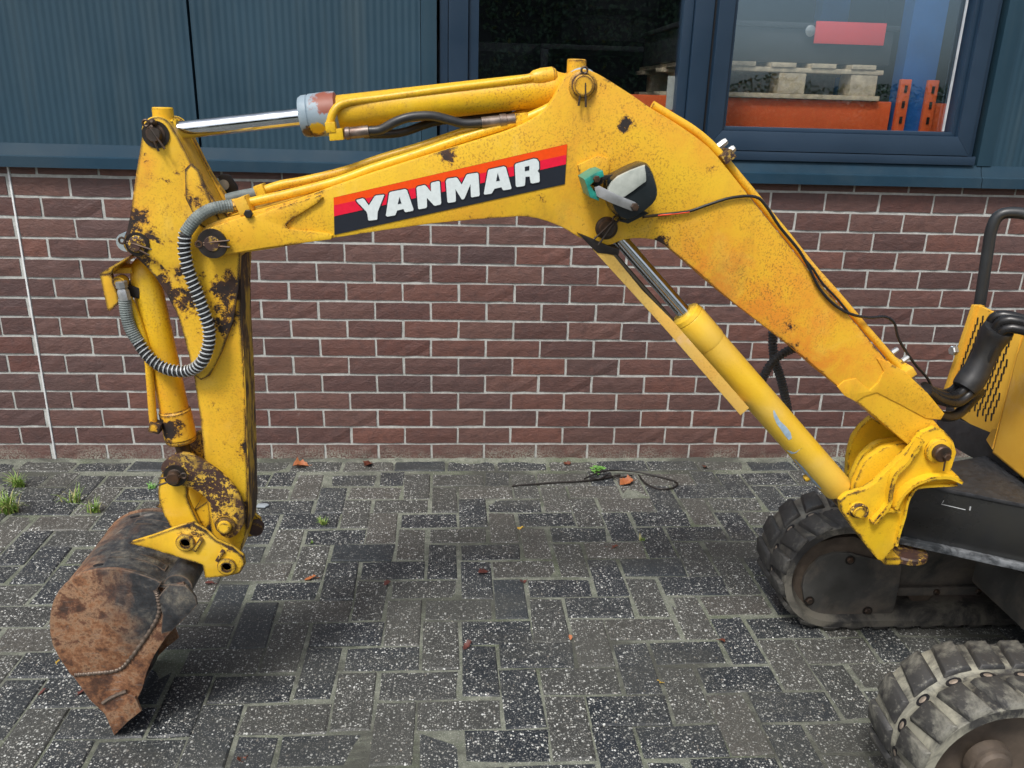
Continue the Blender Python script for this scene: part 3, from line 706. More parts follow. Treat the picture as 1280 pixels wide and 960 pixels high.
# ---------------- boom
boom_px = [(249, 303), (251, 290), (259, 281), (280, 273), (330, 261), (380, 246), (462, 217), (557, 187), (626, 166), (660, 152), (680, 138), (693, 121), (703, 102), (715, 90), (729, 86), (745, 91),
  (764, 102), (792, 120), (812, 134), (837, 149), (863, 166), (886, 184), (903, 203), (923, 228), (942, 252), (962, 277), (981, 300), (1012, 339), (1044, 375), (1080, 417), (1120, 466), (1150, 504), (1174, 533), (1186, 548), (1186, 568), (1172, 577), (1155, 570), (1135, 556),
  (1085, 513), (1045, 481), (1012, 452), (975, 423), (919, 380), (875, 342), (849, 320), (832, 307), (818, 300), (800, 298), (785, 299), (773, 302), (764, 306), (754, 306), (742, 302), (724, 297), (708, 287), (685, 277), (659, 271), (629, 272), (537, 280), (422, 297), (340, 311), (285, 319), (270, 322), (257, 318)]
boom = prism('boom', boom_px, YB0, YB1, Y_BOOM, ex, .004, 2); boom['label'] = 'bent yellow boom with rust bleeding along its lower edge'
# stiffening plate at the arm end
prism('end_plate', Z([(0, 660), (260, 570), (400, 560), (640, 470), (1040, 350), (1068, 370), (1030, 420), (760, 590), (700, 650), (720, 690), (1130, 735), (1165, 755), (1150, 795), (480, 880), (110, 945), (0, 950), (-100, 900), (-165, 830), (-150, 740), (-80, 680)], 270, 200, 8), YB0-.007, YB0+.002, Y_BOOM, boom, .003)
prism('end_plate', Z([(160, 835), (240, 800), (300, 850), (360, 770), (330, 715), (450, 770), (620, 950), (540, 970), (330, 860), (240, 900)], 1000, 240, 3.43), YB0-.003, YB0+.002, Y_BOOM, boom, .002, 2)
# weld/grease marks and bosses on the near plate
# top flange strip of the boom back
# ---------------- decal
DY = YB0-.0016
def flatpoly(name, px, Y, m, parent, th=.0006):
    bm = bmesh.new(); bm_prism(bm, [P(x, y, Y) for x, y in px], Vector((0, th, 0))); return frombm(name, bm, m, parent, None)
TL, TR, BR, BL = (417, 247), (709, 180), (706, 230), (418, 293.5)
def dl(s, t):
    a = (TL[0]+(TR[0]-TL[0])*s, TL[1]+(TR[1]-TL[1])*s); b = (BL[0]+(BR[0]-BL[0])*s, BL[1]+(BR[1]-BL[1])*s)
    return a[0]+(b[0]-a[0])*t, a[1]+(b[1]-a[1])*t
dec = flatpoly('decal', [dl(0, 0), dl(1, 0), dl(1, 1), dl(0, 1)], DY, D_BLK, ex); dec['label'] = 'orange, red and black sticker with bold white capital letters'
flatpoly('orange_band', [dl(0, .004), dl(1, .004), dl(1, .27), dl(0, .21)], DY-.0006, D_OR, dec)
flatpoly('red_band', [dl(0, .21), dl(1, .27), dl(1, .505), dl(0, .505)], DY-.0006, D_RED, dec)
za = lambda p: Z(p, 410, 200, 8); zb = lambda p: Z(p, 560, 170, 8)
letters = {
 'letter_y': (za([(283, 403), (290, 397), (345, 383), (362, 390), (408, 455), (466, 364), (478, 356), (556, 346), (562, 354), (496, 520), (493, 588), (485, 598), (412, 606), (401, 598), (394, 542), (385, 518), (287, 414)]), None),
 'letter_a': (za([(612, 330), (624, 319), (768, 291), (790, 300), (855, 492), (850, 507), (778, 522), (767, 515), (755, 490), (692, 505), (675, 548), (664, 555), (590, 566), (578, 555)]), za([(715, 370), (697, 441), (734, 434)])),
 'letter_n': (za([(884, 282), (896, 266), (962, 250), (978, 257), (1031, 318), (1028, 238), (1038, 226), (1103, 210), (1118, 218), (1132, 430), (1124, 445), (1070, 458), (1055, 450), (989, 378), (990, 466), (980, 480), (912, 493), (901, 485)]), None),
 'letter_m': (zb([(-22, 452), (-12, 434), (0, 426), (78, 415), (94, 421), (137, 486), (183, 392), (196, 382), (290, 368), (304, 378), (317, 588), (309, 601), (242, 613), (229, 605), (225, 482), (166, 622), (152, 634), (136, 632), (75, 532), (79, 648), (70, 659), (6, 668), (-6, 660)]), None),
 'letter_a2': (zb([(400, 348), (412, 335), (558, 303), (578, 312), (635, 518), (630, 531), (557, 543), (546, 535), (535, 512), (465, 528), (441, 570), (430, 578), (366, 586), (358, 575)]), zb([(497, 370), (481, 452), (519, 445)])),
 'letter_r': (zb([(668, 292), (680, 276), (858, 226), (890, 232), (910, 260), (912, 328), (896, 350), (914, 372), (917, 450), (909, 462), (845, 475), (826, 468), (817, 405), (775, 408), (770, 490), (760, 500), (690, 510), (678, 500)]), zb([(768, 309), (813, 298), (813, 342), (769, 351)])),
}
def grow(px, d):
    out = []; n = len(px); ar = sum(px[i][0]*px[(i+1) % n][1]-px[(i+1) % n][0]*px[i][1] for i in range(n)); sg = 1 if ar > 0 else -1
    for i in range(n):
        a, b, c = Vector(px[i-1]), Vector(px[i]), Vector(px[(i+1) % n])
        n1 = Vector(((b-a).y, -(b-a).x)).normalized(); n2 = Vector(((c-b).y, -(c-b).x)).normalized(); m_ = (n1+n2)
        m_ = m_/max(.55, m_.length_squared/2) if m_.length > .2 else n1
        out.append(tuple(b+m_*d*sg))
    return out
for nm, (pp, hole) in letters.items():
    nm = 'letter_a' if nm == 'letter_a2' else nm
    flatpoly('letter_outline', grow(pp, 1.35), DY-.0012, D_BLK, dec)
    flatpoly(nm, pp, DY-.0018, D_WHT, dec)
    if hole: flatpoly('letter_counter', hole, DY-.0024, D_BLK, dec)

# ---------------- boom pins
p, c = pin('boom_pin', 728.5, 107, YB0, .021, .014, PINY, ex); cotter(c, .021, .018, p, -math.pi/2)
p, c = pin('boom_pin', 758, 285, YB0, .0175, .014, STEEL, ex); cotter(c, .019, .022, p, R(232))
p, c = pin('boom_pin', 268, 303, YB0-.007, .0165, .020, WORN, ex); lathe('lock_ring', c+Vector((0, -.010, 0)), (0, -1, 0), [(0, .029), (.004, .030), (.008, .029)], DARK, p, 26); cotter(c, .019, .028, p, R(3))

# ---------------- pipes along the boom back
def pp(pts, Y): return [P(x, y, Y) for x, y in pts]
top_path = [(300, 256), (330, 249), (358, 243), (420, 227), (470, 209), (520, 193), (570, 176), (620, 160), (660, 147), (700, 128)]
tube('hydraulic_pipe', pp(top_path, -1.475), .0095, Y_BOOM, boom, 5, 12)
tube('hydraulic_pipe', pp([(330, 238), (352, 231), (380, 226), (430, 214), (480, 197), (530, 182), (580, 165), (630, 151), (690, 122)], -1.425), .0095, Y_BOOM, boom, 5, 12)
edge_path = [(815, 131), (840, 146), (866, 162), (888, 180), (906, 200), (926, 224), (946, 248), (965, 272), (984, 295), (1015, 334), (1047, 370), (1083, 412), (1118, 452), (1130, 466)]
tube('hydraulic_pipe', pp(edge_path, -1.475), .0085, Y_BOOM, boom, 5, 12)
tube('hydraulic_pipe', pp(edge_path, -1.42), .0085, Y_BOOM, boom, 5, 12)
# clamp blocks
def dirbox(name, c, ax, half, m, parent, bevel=.002):
    ax = Vector(ax).normalized(); yv = Vector((0, 1, 0)); zv = ax.cross(yv).normalized(); yv = zv.cross(ax)
    bm = bmesh.new(); bm_box(bm, (-half[0], -half[1], -half[2]), half, bevel, Matrix((ax, yv, zv)).transposed().to_4x4() if False else None)
    bmesh.ops.transform(bm, matrix=Matrix.Translation(c) @ Matrix((ax, yv, zv)).transposed().to_4x4(), verts=bm.verts)
    return frombm(name, bm, m, parent, 35)
def bolt(c, r, parent, m=STEEL, axis=(0, -1, 0), h=.008): return lathe('bolt', Vector(c), axis, [(0, r), (h*.8, r), (h, r*.8)], m, parent, 6, 20)
bx_ = P(306, 256, -1.485); k = dirbox('pipe_clamp', bx_, (.93, 0, .35), (.012, .022, .017), Y_BOOM, boom); bolt(P(311, 267, -1.512), .009, boom, DARK)
dirbox('pipe_clamp', P(327, 239, -1.425), (.95, 0, .3), (.010, .018, .014), Y_BOOM, boom)
dirbox('pipe_clamp', P(902, 194, -1.455), (.62, 0, -.78), (.010, .05, .013), WORN, boom); bolt(P(897, 184, -1.47), .008, boom, ZINC, (.78, 0, .62), .022); bolt(P(908, 192, -1.47), .008, boom, ZINC, (.78, 0, .62), .02)
dirbox('pipe_clamp', P(1124, 459, -1.455), (.62, 0, -.78), (.011, .05, .013), Y_BOOM, boom); bolt(P(1115, 441, -1.47), .006, boom, ZINC, (.78, 0, .62), .016); bolt(P(1128, 451, -1.47), .006, boom, ZINC, (.78, 0, .62), .016)
lathe('hose_fitting', P(1131, 467, -1.475), P(1165, 510, -1.47)-P(1131, 467, -1.475), [(0, .011), (.012, .014), (.020, .014), (.021, .011), (.05, .012), (.075, .0115)], FIT, boom, 14)

# ---------------- arm cylinder (along the top)
ac = empty('arm_cylinder', (0, 0, 0)); ac.parent = ex; ac.location = (0, 0, 0); ac['label'] = 'yellow hydraulic arm cylinder with chrome rod lying over the boom'
def sub(o): return o
a0, a1 = P(197, 166, YC), P(728, 107, YC); ax = (a1-a0).normalized()
def along(x, y): return (P(x, y, YC)-a0).dot(ax)
tg0, tg1 = along(377, 147), along(424, 142); tb1 = along(700, 110)
lathe('barrel', a0, ax, [(tg1-.01, .0300), (tg1, .0335), (tb1-.02, .0335), (tb1-.004, .0335), (tb1, .031), (tb1+.022, .024)], Y_CYL, ac, 36)
lathe('gland', a0, ax, [(tg0-.002, .018), (tg0, .037), (tg0+.006, .0405), (tg0+.016, .041), (tg0+.018, .0395), (tg0+.020, .0415), (tg1-.022, .0425), (tg1-.004, .0415), (tg1, .034)], GREYP, ac, 36)
lathe('rod', a0, ax, [(.03, .0172), (tg0+.01, .0172)], CHROME, ac, 24)
lathe('eye_neck', a0, ax, [(.02, .024), (.040, .024), (.044, .020)], Y_CYL, ac, 24)
lathe('rod_eye', P(197, 166, YC-.035), (0, 1, 0), [(0, .028), (.003, .031), (.067, .031), (.07, .028)], Y_CYL, ac, 28)
lathe('base_eye', P(728, 107, YC-.04), (0, 1, 0), [(0, .031), (.003, .034), (.077, .034), (.08, .031)], GREYP, ac, 28)
def boss(x0, x1, yt, yb, Y):
    b_, t_ = P((x0+x1)/2, yb, Y), P((x0+x1)/2, yt, Y); r = (P(x1, yt, Y)-P(x0, yt, Y)).length/2
    lathe('grease_boss', Vector((t_.x, t_.y, b_.z)), (0, 0, 1), [(0, r), (t_.z-b_.z-.002, r), (t_.z-b_.z, r*.9)], Y_CYL, ac, 26)
boss(190, 216, 134, 152, YC); boss(709, 733, 74, 92, YC)
# rigid pipe on the barrel
yp = YC-.026
tube('barrel_pipe', [P(690, 97, yp+.01), P(672, 96, yp), P(640, 101, yp), P(560, 111, yp), P(480, 122, yp), P(440, 127, yp-.004), P(424, 132, yp-.010), P(416, 142, yp-.014), P(412, 156, yp-.014)], .0082, Y_CYL, ac, 5, 12)
lathe('pipe_elbow', P(667, 97, yp+.004), P(700, 93, yp+.012)-P(667, 97, yp+.004), [(-.008, .009), (.0, .0135), (.016, .0165), (.04, .0165), (.046, .012)], PINY, ac, 16)
dirbox('port_block', P(414, 159, yp-.016), (.99, 0, .1), (.010, .013, .010), Y_CYL, ac); dirbox('port_block', P(421, 168, yp-.014), (.99, 0, .1), (.014, .013, .011), Y_CYL, ac)
tube('hose', [P(462, 163.5, yp-.016), P(476, 162, yp-.018), P(495, 152, yp-.022), P(515, 146, yp-.022), P(540, 145, yp-.02), P(562, 150, yp-.016), P(580, 154.5, yp-.014), P(604, 153.5, yp-.012)], .0093, HOSE, ac, 6, 14)
tube('hose', [P(455, 168, YC+.01), P(500, 166, YC+.012), P(545, 152, YC+.016), P(600, 146, YC+.02), P(640, 141, YC+.02)], .0085, HOSE, ac, 6, 12)
d = P(462, 163.5, yp-.016)-P(432, 166.5, yp-.016)
lathe('hose_fitting', P(431, 167, yp-.016), d, [(0, .010), (.002, .0125), (.010, .0125), (.011, .0105), (.014, .0115), (d.length, .0112)], FIT, ac, 12)
d = P(640, 150, yp-.008)-P(602, 153.5, yp-.012)
lathe('hose_fitting', P(602, 153.5, yp-.012), d, [(0, .0112), (.036, .0115), (.037, .0135), (.050, .0135), (.051, .0120), (d.length+.006, .0125)], FIT, ac, 12)
dirbox('port_block', P(652, 149, yp-.006), (.99, 0, .12), (.013, .012, .012), Y_CYL, ac)
tube('hydraulic_pipe', [P(658, 148, yp-.004), P(682, 145, yp), P(705, 138, yp+.02)], .006, Y_CYL, ac, 4, 10)
tube('bent_strap', [P(668, 152, yp-.012), P(648, 160, yp-.014), P(636, 170, yp-.016)], .0022, Y_CYL, ac, 3, 6)

# ---------------- arm (dipper)
arm_near = [(179, 160), (184, 150), (196, 146), (208, 150), (217, 162), (230, 186), (249, 223), (272, 256), (290, 280), (299, 318), (301, 400), (305, 470), (309, 575), (310, 640), (308, 664), (301, 688), (284, 700), (268, 690), (262, 665), (257, 620), (255, 575), (250, 525), (240, 465), (237, 450), (231, 427), (220, 391), (195, 348), (170, 322), (158, 314), (153, 303), (158, 288), (162, 270), (168, 228), (175, 184)]
upper = [(179, 160), (184, 150), (196, 146), (208, 150), (217, 162), (230, 186), (249, 223), (272, 256), (292, 282), (300, 320), (292, 400), (262, 470), (243, 470), (237, 450), (231, 427), (220, 391), (195, 348), (170, 322), (158, 314), (153, 303), (158, 288), (162, 270), (168, 228), (175, 184)]
lower = [(249, 262), (285, 268), (299, 318), (301, 400), (305, 470), (309, 575), (310, 640), (308, 664), (301, 690), (284, 702), (270, 694), (264, 665), (257, 620), (255, 575), (250, 525), (241, 465), (246, 400), (247, 330)]
arm = prism('arm', lower, YA0+.004, YA1-.004, Y_ARM, ex, .004); arm['label'] = 'upright yellow arm with chipped paint and dark worn edges'
prism('side_plate', upper, YA0-.006, YA0+.010, Y_ARM, arm, .003, 2)
prism('side_plate', [(x+0, y) for x, y in upper], YA0-.006, YA0+.010, Y_ARM, arm, .003, 2).location.y = .092
prism('rib_plate', Z([(395, 400), (430, 365), (470, 400), (545, 590), (590, 680), (560, 760), (470, 700), (400, 560)], 140, 120, 4.363), YA0-.009, YA0, Y_ARM, arm, .002)
bm = bmesh.new(); ed_ = [P(x, y, YA0+.004) for x, y in [(299, 322), (301, 400), (305, 470), (309, 575), (310, 640), (308.5, 662)]]
bm_prism(bm, ed_+[v+Vector((.0022, 0, 0)) for v in reversed(ed_)], Vector((0, YA1-YA0-.008, 0)), .0008, 1); frombm('edge_plate', bm, WEDGE, arm)
# cross plate between the side plates, front edge
prism('front_web', [(206, 152), (212, 152), (300, 318), (294, 322)], YA0+.011, YA1-.010, Y_ARM, arm, .001)
bm = bmesh.new(); e0 = P(285, 232, -1.375); bm_prism(bm, [P(x, y, -1.375) for x, y in Z([(575, 440), (600, 425), (640, 432), (680, 490), (690, 540), (640, 560), (600, 500)], 140, 120, 4.363)], Vector((0, .010, 0)), .002); frombm('hose_bracket', bm, DARK, arm)
lathe('bracket_hole', P(280, 231, -1.376), (0, -1, 0), [(0, .011), (.002, .011)], ZINC, arm, 18)
p, c = pin('arm_pin', 195, 168, YA0-.006, .0145, .018, STEEL, ex); lathe('washer', c+Vector((0, .001, 0)), (0, -1, 0), [(0, .026), (.004, .026)], DARK, p, 26); cotter(c, .017, .026, p, R(-62)); lathe('grease_nipple', c+Vector((.001, -.006, .021)), (0, -1, .3), [(0, .006), (.012, .006), (.016, .003)], STEEL, p, 10)
p, c = pin('arm_pin', 172, 305, YA0-.006, .0135, .020, WORN, ex); lathe('washer', c+Vector((0, .001, 0)), (0, -1, 0), [(0, .024), (.004, .024)], DARK, p, 26); cotter(c, .018, .028, p, R(-22))
lathe('pin_end', P(157, 303, YA1+.01), (0, 1, 0), [(0, .020), (.045, .020), (.05, .016)], GREYP, ex, 20)

# ---------------- bucket cylinder
bc = empty('bucket_cylinder', (0, 0, 0)); bc.parent = ex; bc['label'] = 'yellow bucket cylinder hanging behind the arm'
b0, b1 = P(174, 318, YC), P(222, 590, YC); bax = (b1-b0).normalized()
def alb(x, y): return (P(x, y, YC)-b0).dot(bax)
t1, t2, t3 = alb(214, 470), alb(225, 515), alb(228, 552)
b0 = P(178, 330, YC); bax = (P(227, 552, YC)-b0).normalized(); Lb = (P(227, 552, YC)-b0).length
tg = (P(223, 513, YC)-b0).length
lathe('barrel', b0, bax, [(-.012, .012), (0, .024), (.03, .0305), (tg-.03, .0305), (tg-.002, .031)], Y_CYL, bc, 32)
lathe('gland', b0, bax, [(tg-.004, .031), (tg, .0345), (Lb-.012, .0345), (Lb-.010, .0330), (Lb-.004, .0335), (Lb, .030)], Y_ARM, bc, 32)
lathe('rod', b0, bax, [(Lb, .016), (Lb+.05, .016)], STEEL, bc, 20)
lathe('rod_eye', P(222, 590, YC-.032), (0, 1, 0), [(0, .026), (.003, .029), (.061, .029), (.064, .026)], Y_LINK, bc, 24)
tube('side_pipe', pp([(160, 372), (172, 400), (184, 440), (188, 480), (191, 520), (193, 534)], -1.47), .0085, Y_CYL, bc, 5, 12)
dirbox('port_block', P(195, 533, -1.472), (.3, 0, 1), (.012, .012, .012), Y_ARM, bc)
# angled cover plate at the hose joint
cv = prism('hose_cover', Z([(95, 150), (350, 0), (362, 10), (215, 110), (205, 150), (110, 165)], 110, 320, 6.857), -1.50, -1.40, Y_ARM, bc, .002)
prism('hose_cover', Z([(95, 155), (200, 150), (275, 400), (185, 470), (165, 465)], 110, 320, 6.857), -1.455, -1.445, Y_ARM, bc, .002)
prism('hose_cover', Z([(215, 105), (370, 100), (380, 150), (215, 155)], 110, 320, 6.857), -1.47, -1.42, Y_CYL, bc, .002)
dirbox('port_block', P(168, 362, -1.45), (.2, 0, 1), (.012, .02, .018), DARK, bc)
lathe('banjo_fitting', P(153.5, 351, -1.462), (0, -1, 0), [(0, .014), (.022, .014), (.026, .011)], PINY, bc, 18)
d = P(156, 374, -1.485)-P(151, 352, -1.485)
lathe('hose_fitting', P(151, 351, -1.485), d, [(0, .009), (.002, .0125), (.014, .0125), (.016, .0095), (.022, .0125), (d.length+.004, .0125)], ZINC, bc, 8)
ribbed('hose_cuff', pp([(156, 374), (158, 392), (163, 410), (172, 426)], -1.485), .0130, CUFF, bc, .005, None, .94)
sp1 = pp([(172, 426), (185, 443), (203, 456), (222, 461), (242, 459), (258, 446), (266, 425), (266, 405), (260, 385), (253, 365), (245, 345), (239, 325), (236, 305), (238, 288)], -1.485)
sp1 = [v+Vector((0, -.02*min(1, i/4)-.012*(1 if i > 4 else 0), 0)) for i, v in enumerate(sp1)]
ribbed('spiral_hose', sp1, .0125, HOSE, bc, .0098, HOSE_GLINT)
ribbed('hose_cuff', [sp1[-1]]+[P(x, y, Y) for x, y, Y in [(243, 276, -1.515), (255, 266, -1.51), (270, 260, -1.505), (291, 257, -1.49)]], .0130, CUFF, bc, .005, None, .94)
tube('hose_cuff', [P(x, y, -1.43) for x, y in [(284, 249), (300, 245), (322, 241)]], .0115, CUFF, bc, 4, 12)
lathe('hose_fitting', P(290, 258, -1.49), P(302, 255, -1.488)-P(290, 258, -1.49), [(0, .0115), (.003, .014), (.014, .014), (.016, .011), (.03, .011)], PINY, bc, 8)

# ---------------- linkage
lk = prism('side_link', Z([(110, 190), (150, 130), (250, 90), (330, 110), (450, 180), (560, 270), (640, 380), (668, 490), (660, 570), (610, 640), (545, 655), (490, 610), (450, 520), (440, 430), (385, 365), (310, 320), (230, 300), (150, 280)], 180, 550, 5.333), YA0-.024, YA0-.011, WORN, ex, .003, 2); lk['label'] = 'curved brown link worn down to bare steel'
o2 = lk.copy(); S.collection.objects.link(o2); o2.location.y = .126; o2['label'] = 'curved link on the far side of the arm'
bl_ = prism('bucket_link', Z([(105, 250), (150, 190), (240, 200), (290, 320), (285, 380), (320, 470), (355, 540), (390, 620), (300, 680), (230, 650), (165, 560), (110, 450), (92, 350)], 180, 550, 5.333), YA0-.010, YA0+.006, Y_LINK, ex, .003, 2); bl_['label'] = 'yellow rounded plate linking rod to bucket'
o2 = bl_.copy(); S.collection.objects.link(o2); o2.location.y = .088
o2['label'] = 'yellow rounded plate on the far side of the rod'
prism('link_tube', Z([(330, 470), (440, 400), (445, 560), (400, 620), (350, 540)], 180, 550, 5.333), YA0+.007, YA1-.006, Y_LINK, bl_, .003)
p, c = pin('link_pin', 219.5, 594, YA0-.024, .0145, .022, STEEL, ex); lathe('washer', c+Vector((0, .001, 0)), (0, -1, 0), [(0, .025), (.006, .025)], DARK, p, 26); cotter(c, .017, .026, p, R(195))
p, c = pin('link_pin', 282, 656, YA0-.024, .0150, .018, PINY, ex); lathe('washer', c+Vector((0, .001, 0)), (0, -1, 0), [(0, .023), (.005, .023)], Y_LINK, p, 26)
lathe('pin_end', P(319, 662, YA1), (0, 1, 0), [(0, .018), (.02, .018), (.025, .012)], WORN, ex, 18)

# ---------------- bucket
YN, YF = -1.58, -1.30
zk = lambda pts: Z(pts, 50, 600, 2.911)
bk = empty('bucket', (0, 0, 0)); bk.parent = ex; bk['label'] = 'rusty narrow digging bucket resting on its tip'
outer = zk([(470, 385), (430, 380), (390, 357), (320, 335), (240, 328), (150, 345), (90, 385), (52, 440), (38, 520), (50, 600), (90, 672), (130, 722), (180, 798), (235, 852), (268, 925)])
path = smoothpoly([P(x, y, YN) for x, y in outer], 4, closed=False)
def shell(name, path, y0, y1, th, m, parent):
    bm = bmesh.new(); rings = []
    for i, p_ in enumerate(path):
        t = (path[min(i+1, len(path)-1)]-path[max(0, i-1)]).normalized(); nn = Vector((-t.z, 0, t.x))
        q = p_+nn*th
        rings.append([bm.verts.new((p_.x, y0, p_.z)), bm.verts.new((p_.x, y1, p_.z)), bm.verts.new((q.x, y1, q.z)), bm.verts.new((q.x, y0, q.z))])
    for a, b in zip(rings, rings[1:]):
        for k in range(4): bm.faces.new((a[k], a[(k+1) % 4], b[(k+1) % 4], b[k]))
    bm.faces.new(rings[0]); bm.faces.new(rings[-1]); return frombm(name, bm, m, parent, 40)
shell('shell', path, YN+.003, YF-.003, .008, B_SHELL, bk)
disc = zk([(440, 375), (390, 352), (320, 331), (240, 324), (150, 341), (86, 383), (48, 440), (34, 520), (46, 602), (88, 675), (128, 722), (200, 716), (290, 702), (335, 655), (390, 575), (436, 492), (442, 430), (425, 400)])
for y0, y1 in ((YN-.004, YN+.006), (YF-.006, YF+.004)):
    prism('side_plate', disc, YN-.004, YN+.006, B_RUST, bk, .0025, 2).location.y = y0-(YN-.004)
lowp = zk([(118, 712), (200, 706), (285, 690), (330, 645), (385, 565), (430, 485), (436, 420), (470, 385), (520, 375), (560, 420), (572, 455), (540, 490), (460, 570), (415, 640), (388, 700), (372, 760), (352, 800), (368, 842), (320, 880), (270, 930), (235, 852), (180, 800), (135, 735)])
for dy in (0, YF-YN-.002):
    prism('side_cutter', lowp, YN-.003, YN+.005, B_CUT, bk, .002).location.y = dy
corner = zk([(425, 430), (470, 380), (530, 385), (565, 425), (572, 455), (540, 492), (480, 550), (440, 560), (445, 490)])
prism('corner_gusset', corner, YN-.006, YN+.002, B_STEEL, bk, .002)
# weld beads and cutter insert on the near side
wp = [P(x, y, YN-.003) for x, y in zk([(128, 708), (200, 702), (285, 690), (330, 648), (388, 568), (432, 490), (430, 430), (420, 400)])]
tube('weld_bead', wp, lambda f: .0050+.0009*math.sin(f*190), WELD, bk, 30, 8)
ins = prism('cutter_insert', zk([(225, 805), (300, 770), (345, 790), (368, 842), (320, 880), (272, 928), (245, 860)]), YN-.012, YN-.003, B_CUT, bk, .003)
tube('weld_bead', [P(x, y, YN-.012) for x, y in zk([(228, 812), (262, 790), (315, 768)])], .0045, WELD, bk, 4, 6)
# lip tube across the mouth
c = P(*zk([(505, 400)])[0], YN); lathe('lip_tube', Vector((c.x-.004, YN+.006, c.z+.002)), (0, 1, 0), [(0, .032), (YF-YN-.012, .032)], B_STEEL, bk, 30)
# teeth
tp = [P(x, y, YN) for x, y in zk([(235, 850), (352, 800), (368, 842), (270, 930)])]
for i, yy in enumerate((YN+.006, YN+.115, YF-.055)):
    bm = bmesh.new(); w = .048
    q = [Vector((t.x, yy, t.z)) for t in tp]; mid = (q[1]+q[2])/2
    bm_prism(bm, [q[0], q[0]+(q[1]-q[0])*.55, q[3]+(q[2]-q[3])*.18, q[3]], Vector((0, w, 0)), .003); frombm('tooth', bm, B_STEEL, bk)
# ears
ear = zk([(320, 232), (410, 205), (500, 172), (555, 160), (600, 185), (640, 222), (700, 248), (740, 280), (745, 310), (728, 340), (680, 352), (600, 358), (590, 310), (510, 285), (400, 250)])
YE = (-1.535, -1.36)
for i, ye in enumerate(YE):
    e = prism('ear', ear, YE[0]-.007, YE[0]+.008, Y_LINK, bk, .003); e.location.y = ye-YE[0]
for (x, y) in zk([(531, 225), (681, 312)]):
    c = P(x, y, YE[0]-.007)
    lathe('ear_bushing', c+Vector((0, .003, 0)), (0, -1, 0), [(0, .021), (.009, .021), (.011, .018), (.011, .0105), (.003, .0105)], Y_LINK, bk, 24)
    lathe('pin_bore', c+Vector((0, .19, 0)), (0, -1, 0), [(0, .0105), (.190, .0105)], DARK, bk, 18)
dirbox('lock_bar', P(*zk([(575, 235)])[0], YE[0]-.010), (.55, 0, .85), (.018, .004, .005), Y_LINK, bk); dirbox('lock_bar', P(*zk([(655, 275)])[0], YE[0]-.010), (.5, 0, .85), (.016, .004, .004), WORN, bk)
# pad strips welded over the shell, slots between them
for f0, f1, yy in ((.14, .30, YN+.05), (.14, .30, YF-.075)):
    n_ = len(path); seg = path[int(n_*.08):int(n_*.33)]
    shell('wear_strip', [v+Vector((-.001, 0, .004)) for v in seg], yy, yy+.022, .004, B_STEEL, bk)
for (x, y) in ((119.4, 703), (164, 642)):
    yy = YN+.027 if y > 670 else YN+.027+.225
    c = P(x, y, yy)
    # nearest point on the shell
    q = min(path, key=lambda v: (v.x-c.x)**2+(v.z-c.z)**2); i = path.index(q); t = (path[i+1]-path[i-1]).normalized(); nn = Vector((t.z, 0, -t.x))
    if nn.z < 0: nn = -nn
    bm = bmesh.new(); bm_lathe(bm, Vector((0, 0, 0)), Vector((0, 0, 1)), [(-.002, .007), (.0012, .007)], 16)
    xx, yv = t, Vector((0, 1, 0)); mt = Matrix((xx*1.7, yv*.75, nn)).transposed().to_4x4()
    bmesh.ops.transform(bm, matrix=Matrix.Translation(Vector((q.x, yy, q.z))) @ mt, verts=bm.verts); frombm('drain_slot', bm, GASKET, bk)

# ---------------- boom (lift) cylinder
lc = empty('boom_cylinder', (0, 0, 0)); lc.parent = ex; lc['label'] = 'yellow lift cylinder with chrome rod and scraped blue marks'
l0, l1 = P(760, 282, YC), P(1068, 634, YC); lax = (l1-l0).normalized()
tt = lambda x, y: (P(x, y, YC)-l0).dot(lax)
g0 = tt(858, 391); g1 = tt(888, 424); le = tt(1047, 613)
lathe('rod', l0, lax, [(0, .0165), (g0+.01, .0165)], CHROME, lc, 24)
lathe('barrel', l0, lax, [(g1-.002, .0355), (le-.012, .0355), (le-.004, .034), (le, .026)], Y_LIFT, lc, 36)
lathe('gland', l0, lax, [(g0-.004, .019), (g0-.002, .031), (g0, .0345), (g0+.010, .037), (g0+.012, .0362), (g0+.014, .0375), (g1, .0375), (g1+.006, .0360)], Y_LIFT, lc, 36)
lathe('rod_eye', P(760, 284, YC-.04), (0, 1, 0), [(0, .027), (.003, .030), (.077, .030), (.08, .027)], Y_BOOM, lc, 24)
lathe('base_eye', P(1068, 634, YC-.042), (0, 1, 0), [(0, .025), (.003, .028), (.081, .028), (.084, .025)], WORN, lc, 24)
bm = bmesh.new(); bm_tube(bm, pp([(757, 310), (768, 320), (840, 402)], YC-.012), .0075, 10); frombm('guide_rod', bm, ROD2, lc)
gd = prism('rod_guard', Z([(130, 165), (215, 190), (330, 330), (450, 450), (757, 800), (722, 830), (430, 495), (280, 330)], 700, 260, 3.2), YC-.072, YC-.060, Y_GUARD, lc, .002); gd['label'] = 'pale yellow flat bar guarding the lift cylinder rod'
prism('guard_bracket', Z([(70, 100), (110, 115), (190, 150), (240, 165), (235, 190), (150, 180), (118, 150)], 700, 260, 3.2), YC-.075, YC-.01, DARK, lc, .003)
prism('guard_end', Z([(757, 800), (722, 830), (716, 822), (750, 793)], 700, 260, 3.2), YC-.0595, YC+.03, Y_GUARD, lc, .001)
lathe('bleed_port', l0+lax*tt(1026, 588), Vector((-.72, 0, -.45)), [(0, .009), (.044, .009), (.048, .0065)], PINY, lc, 12)
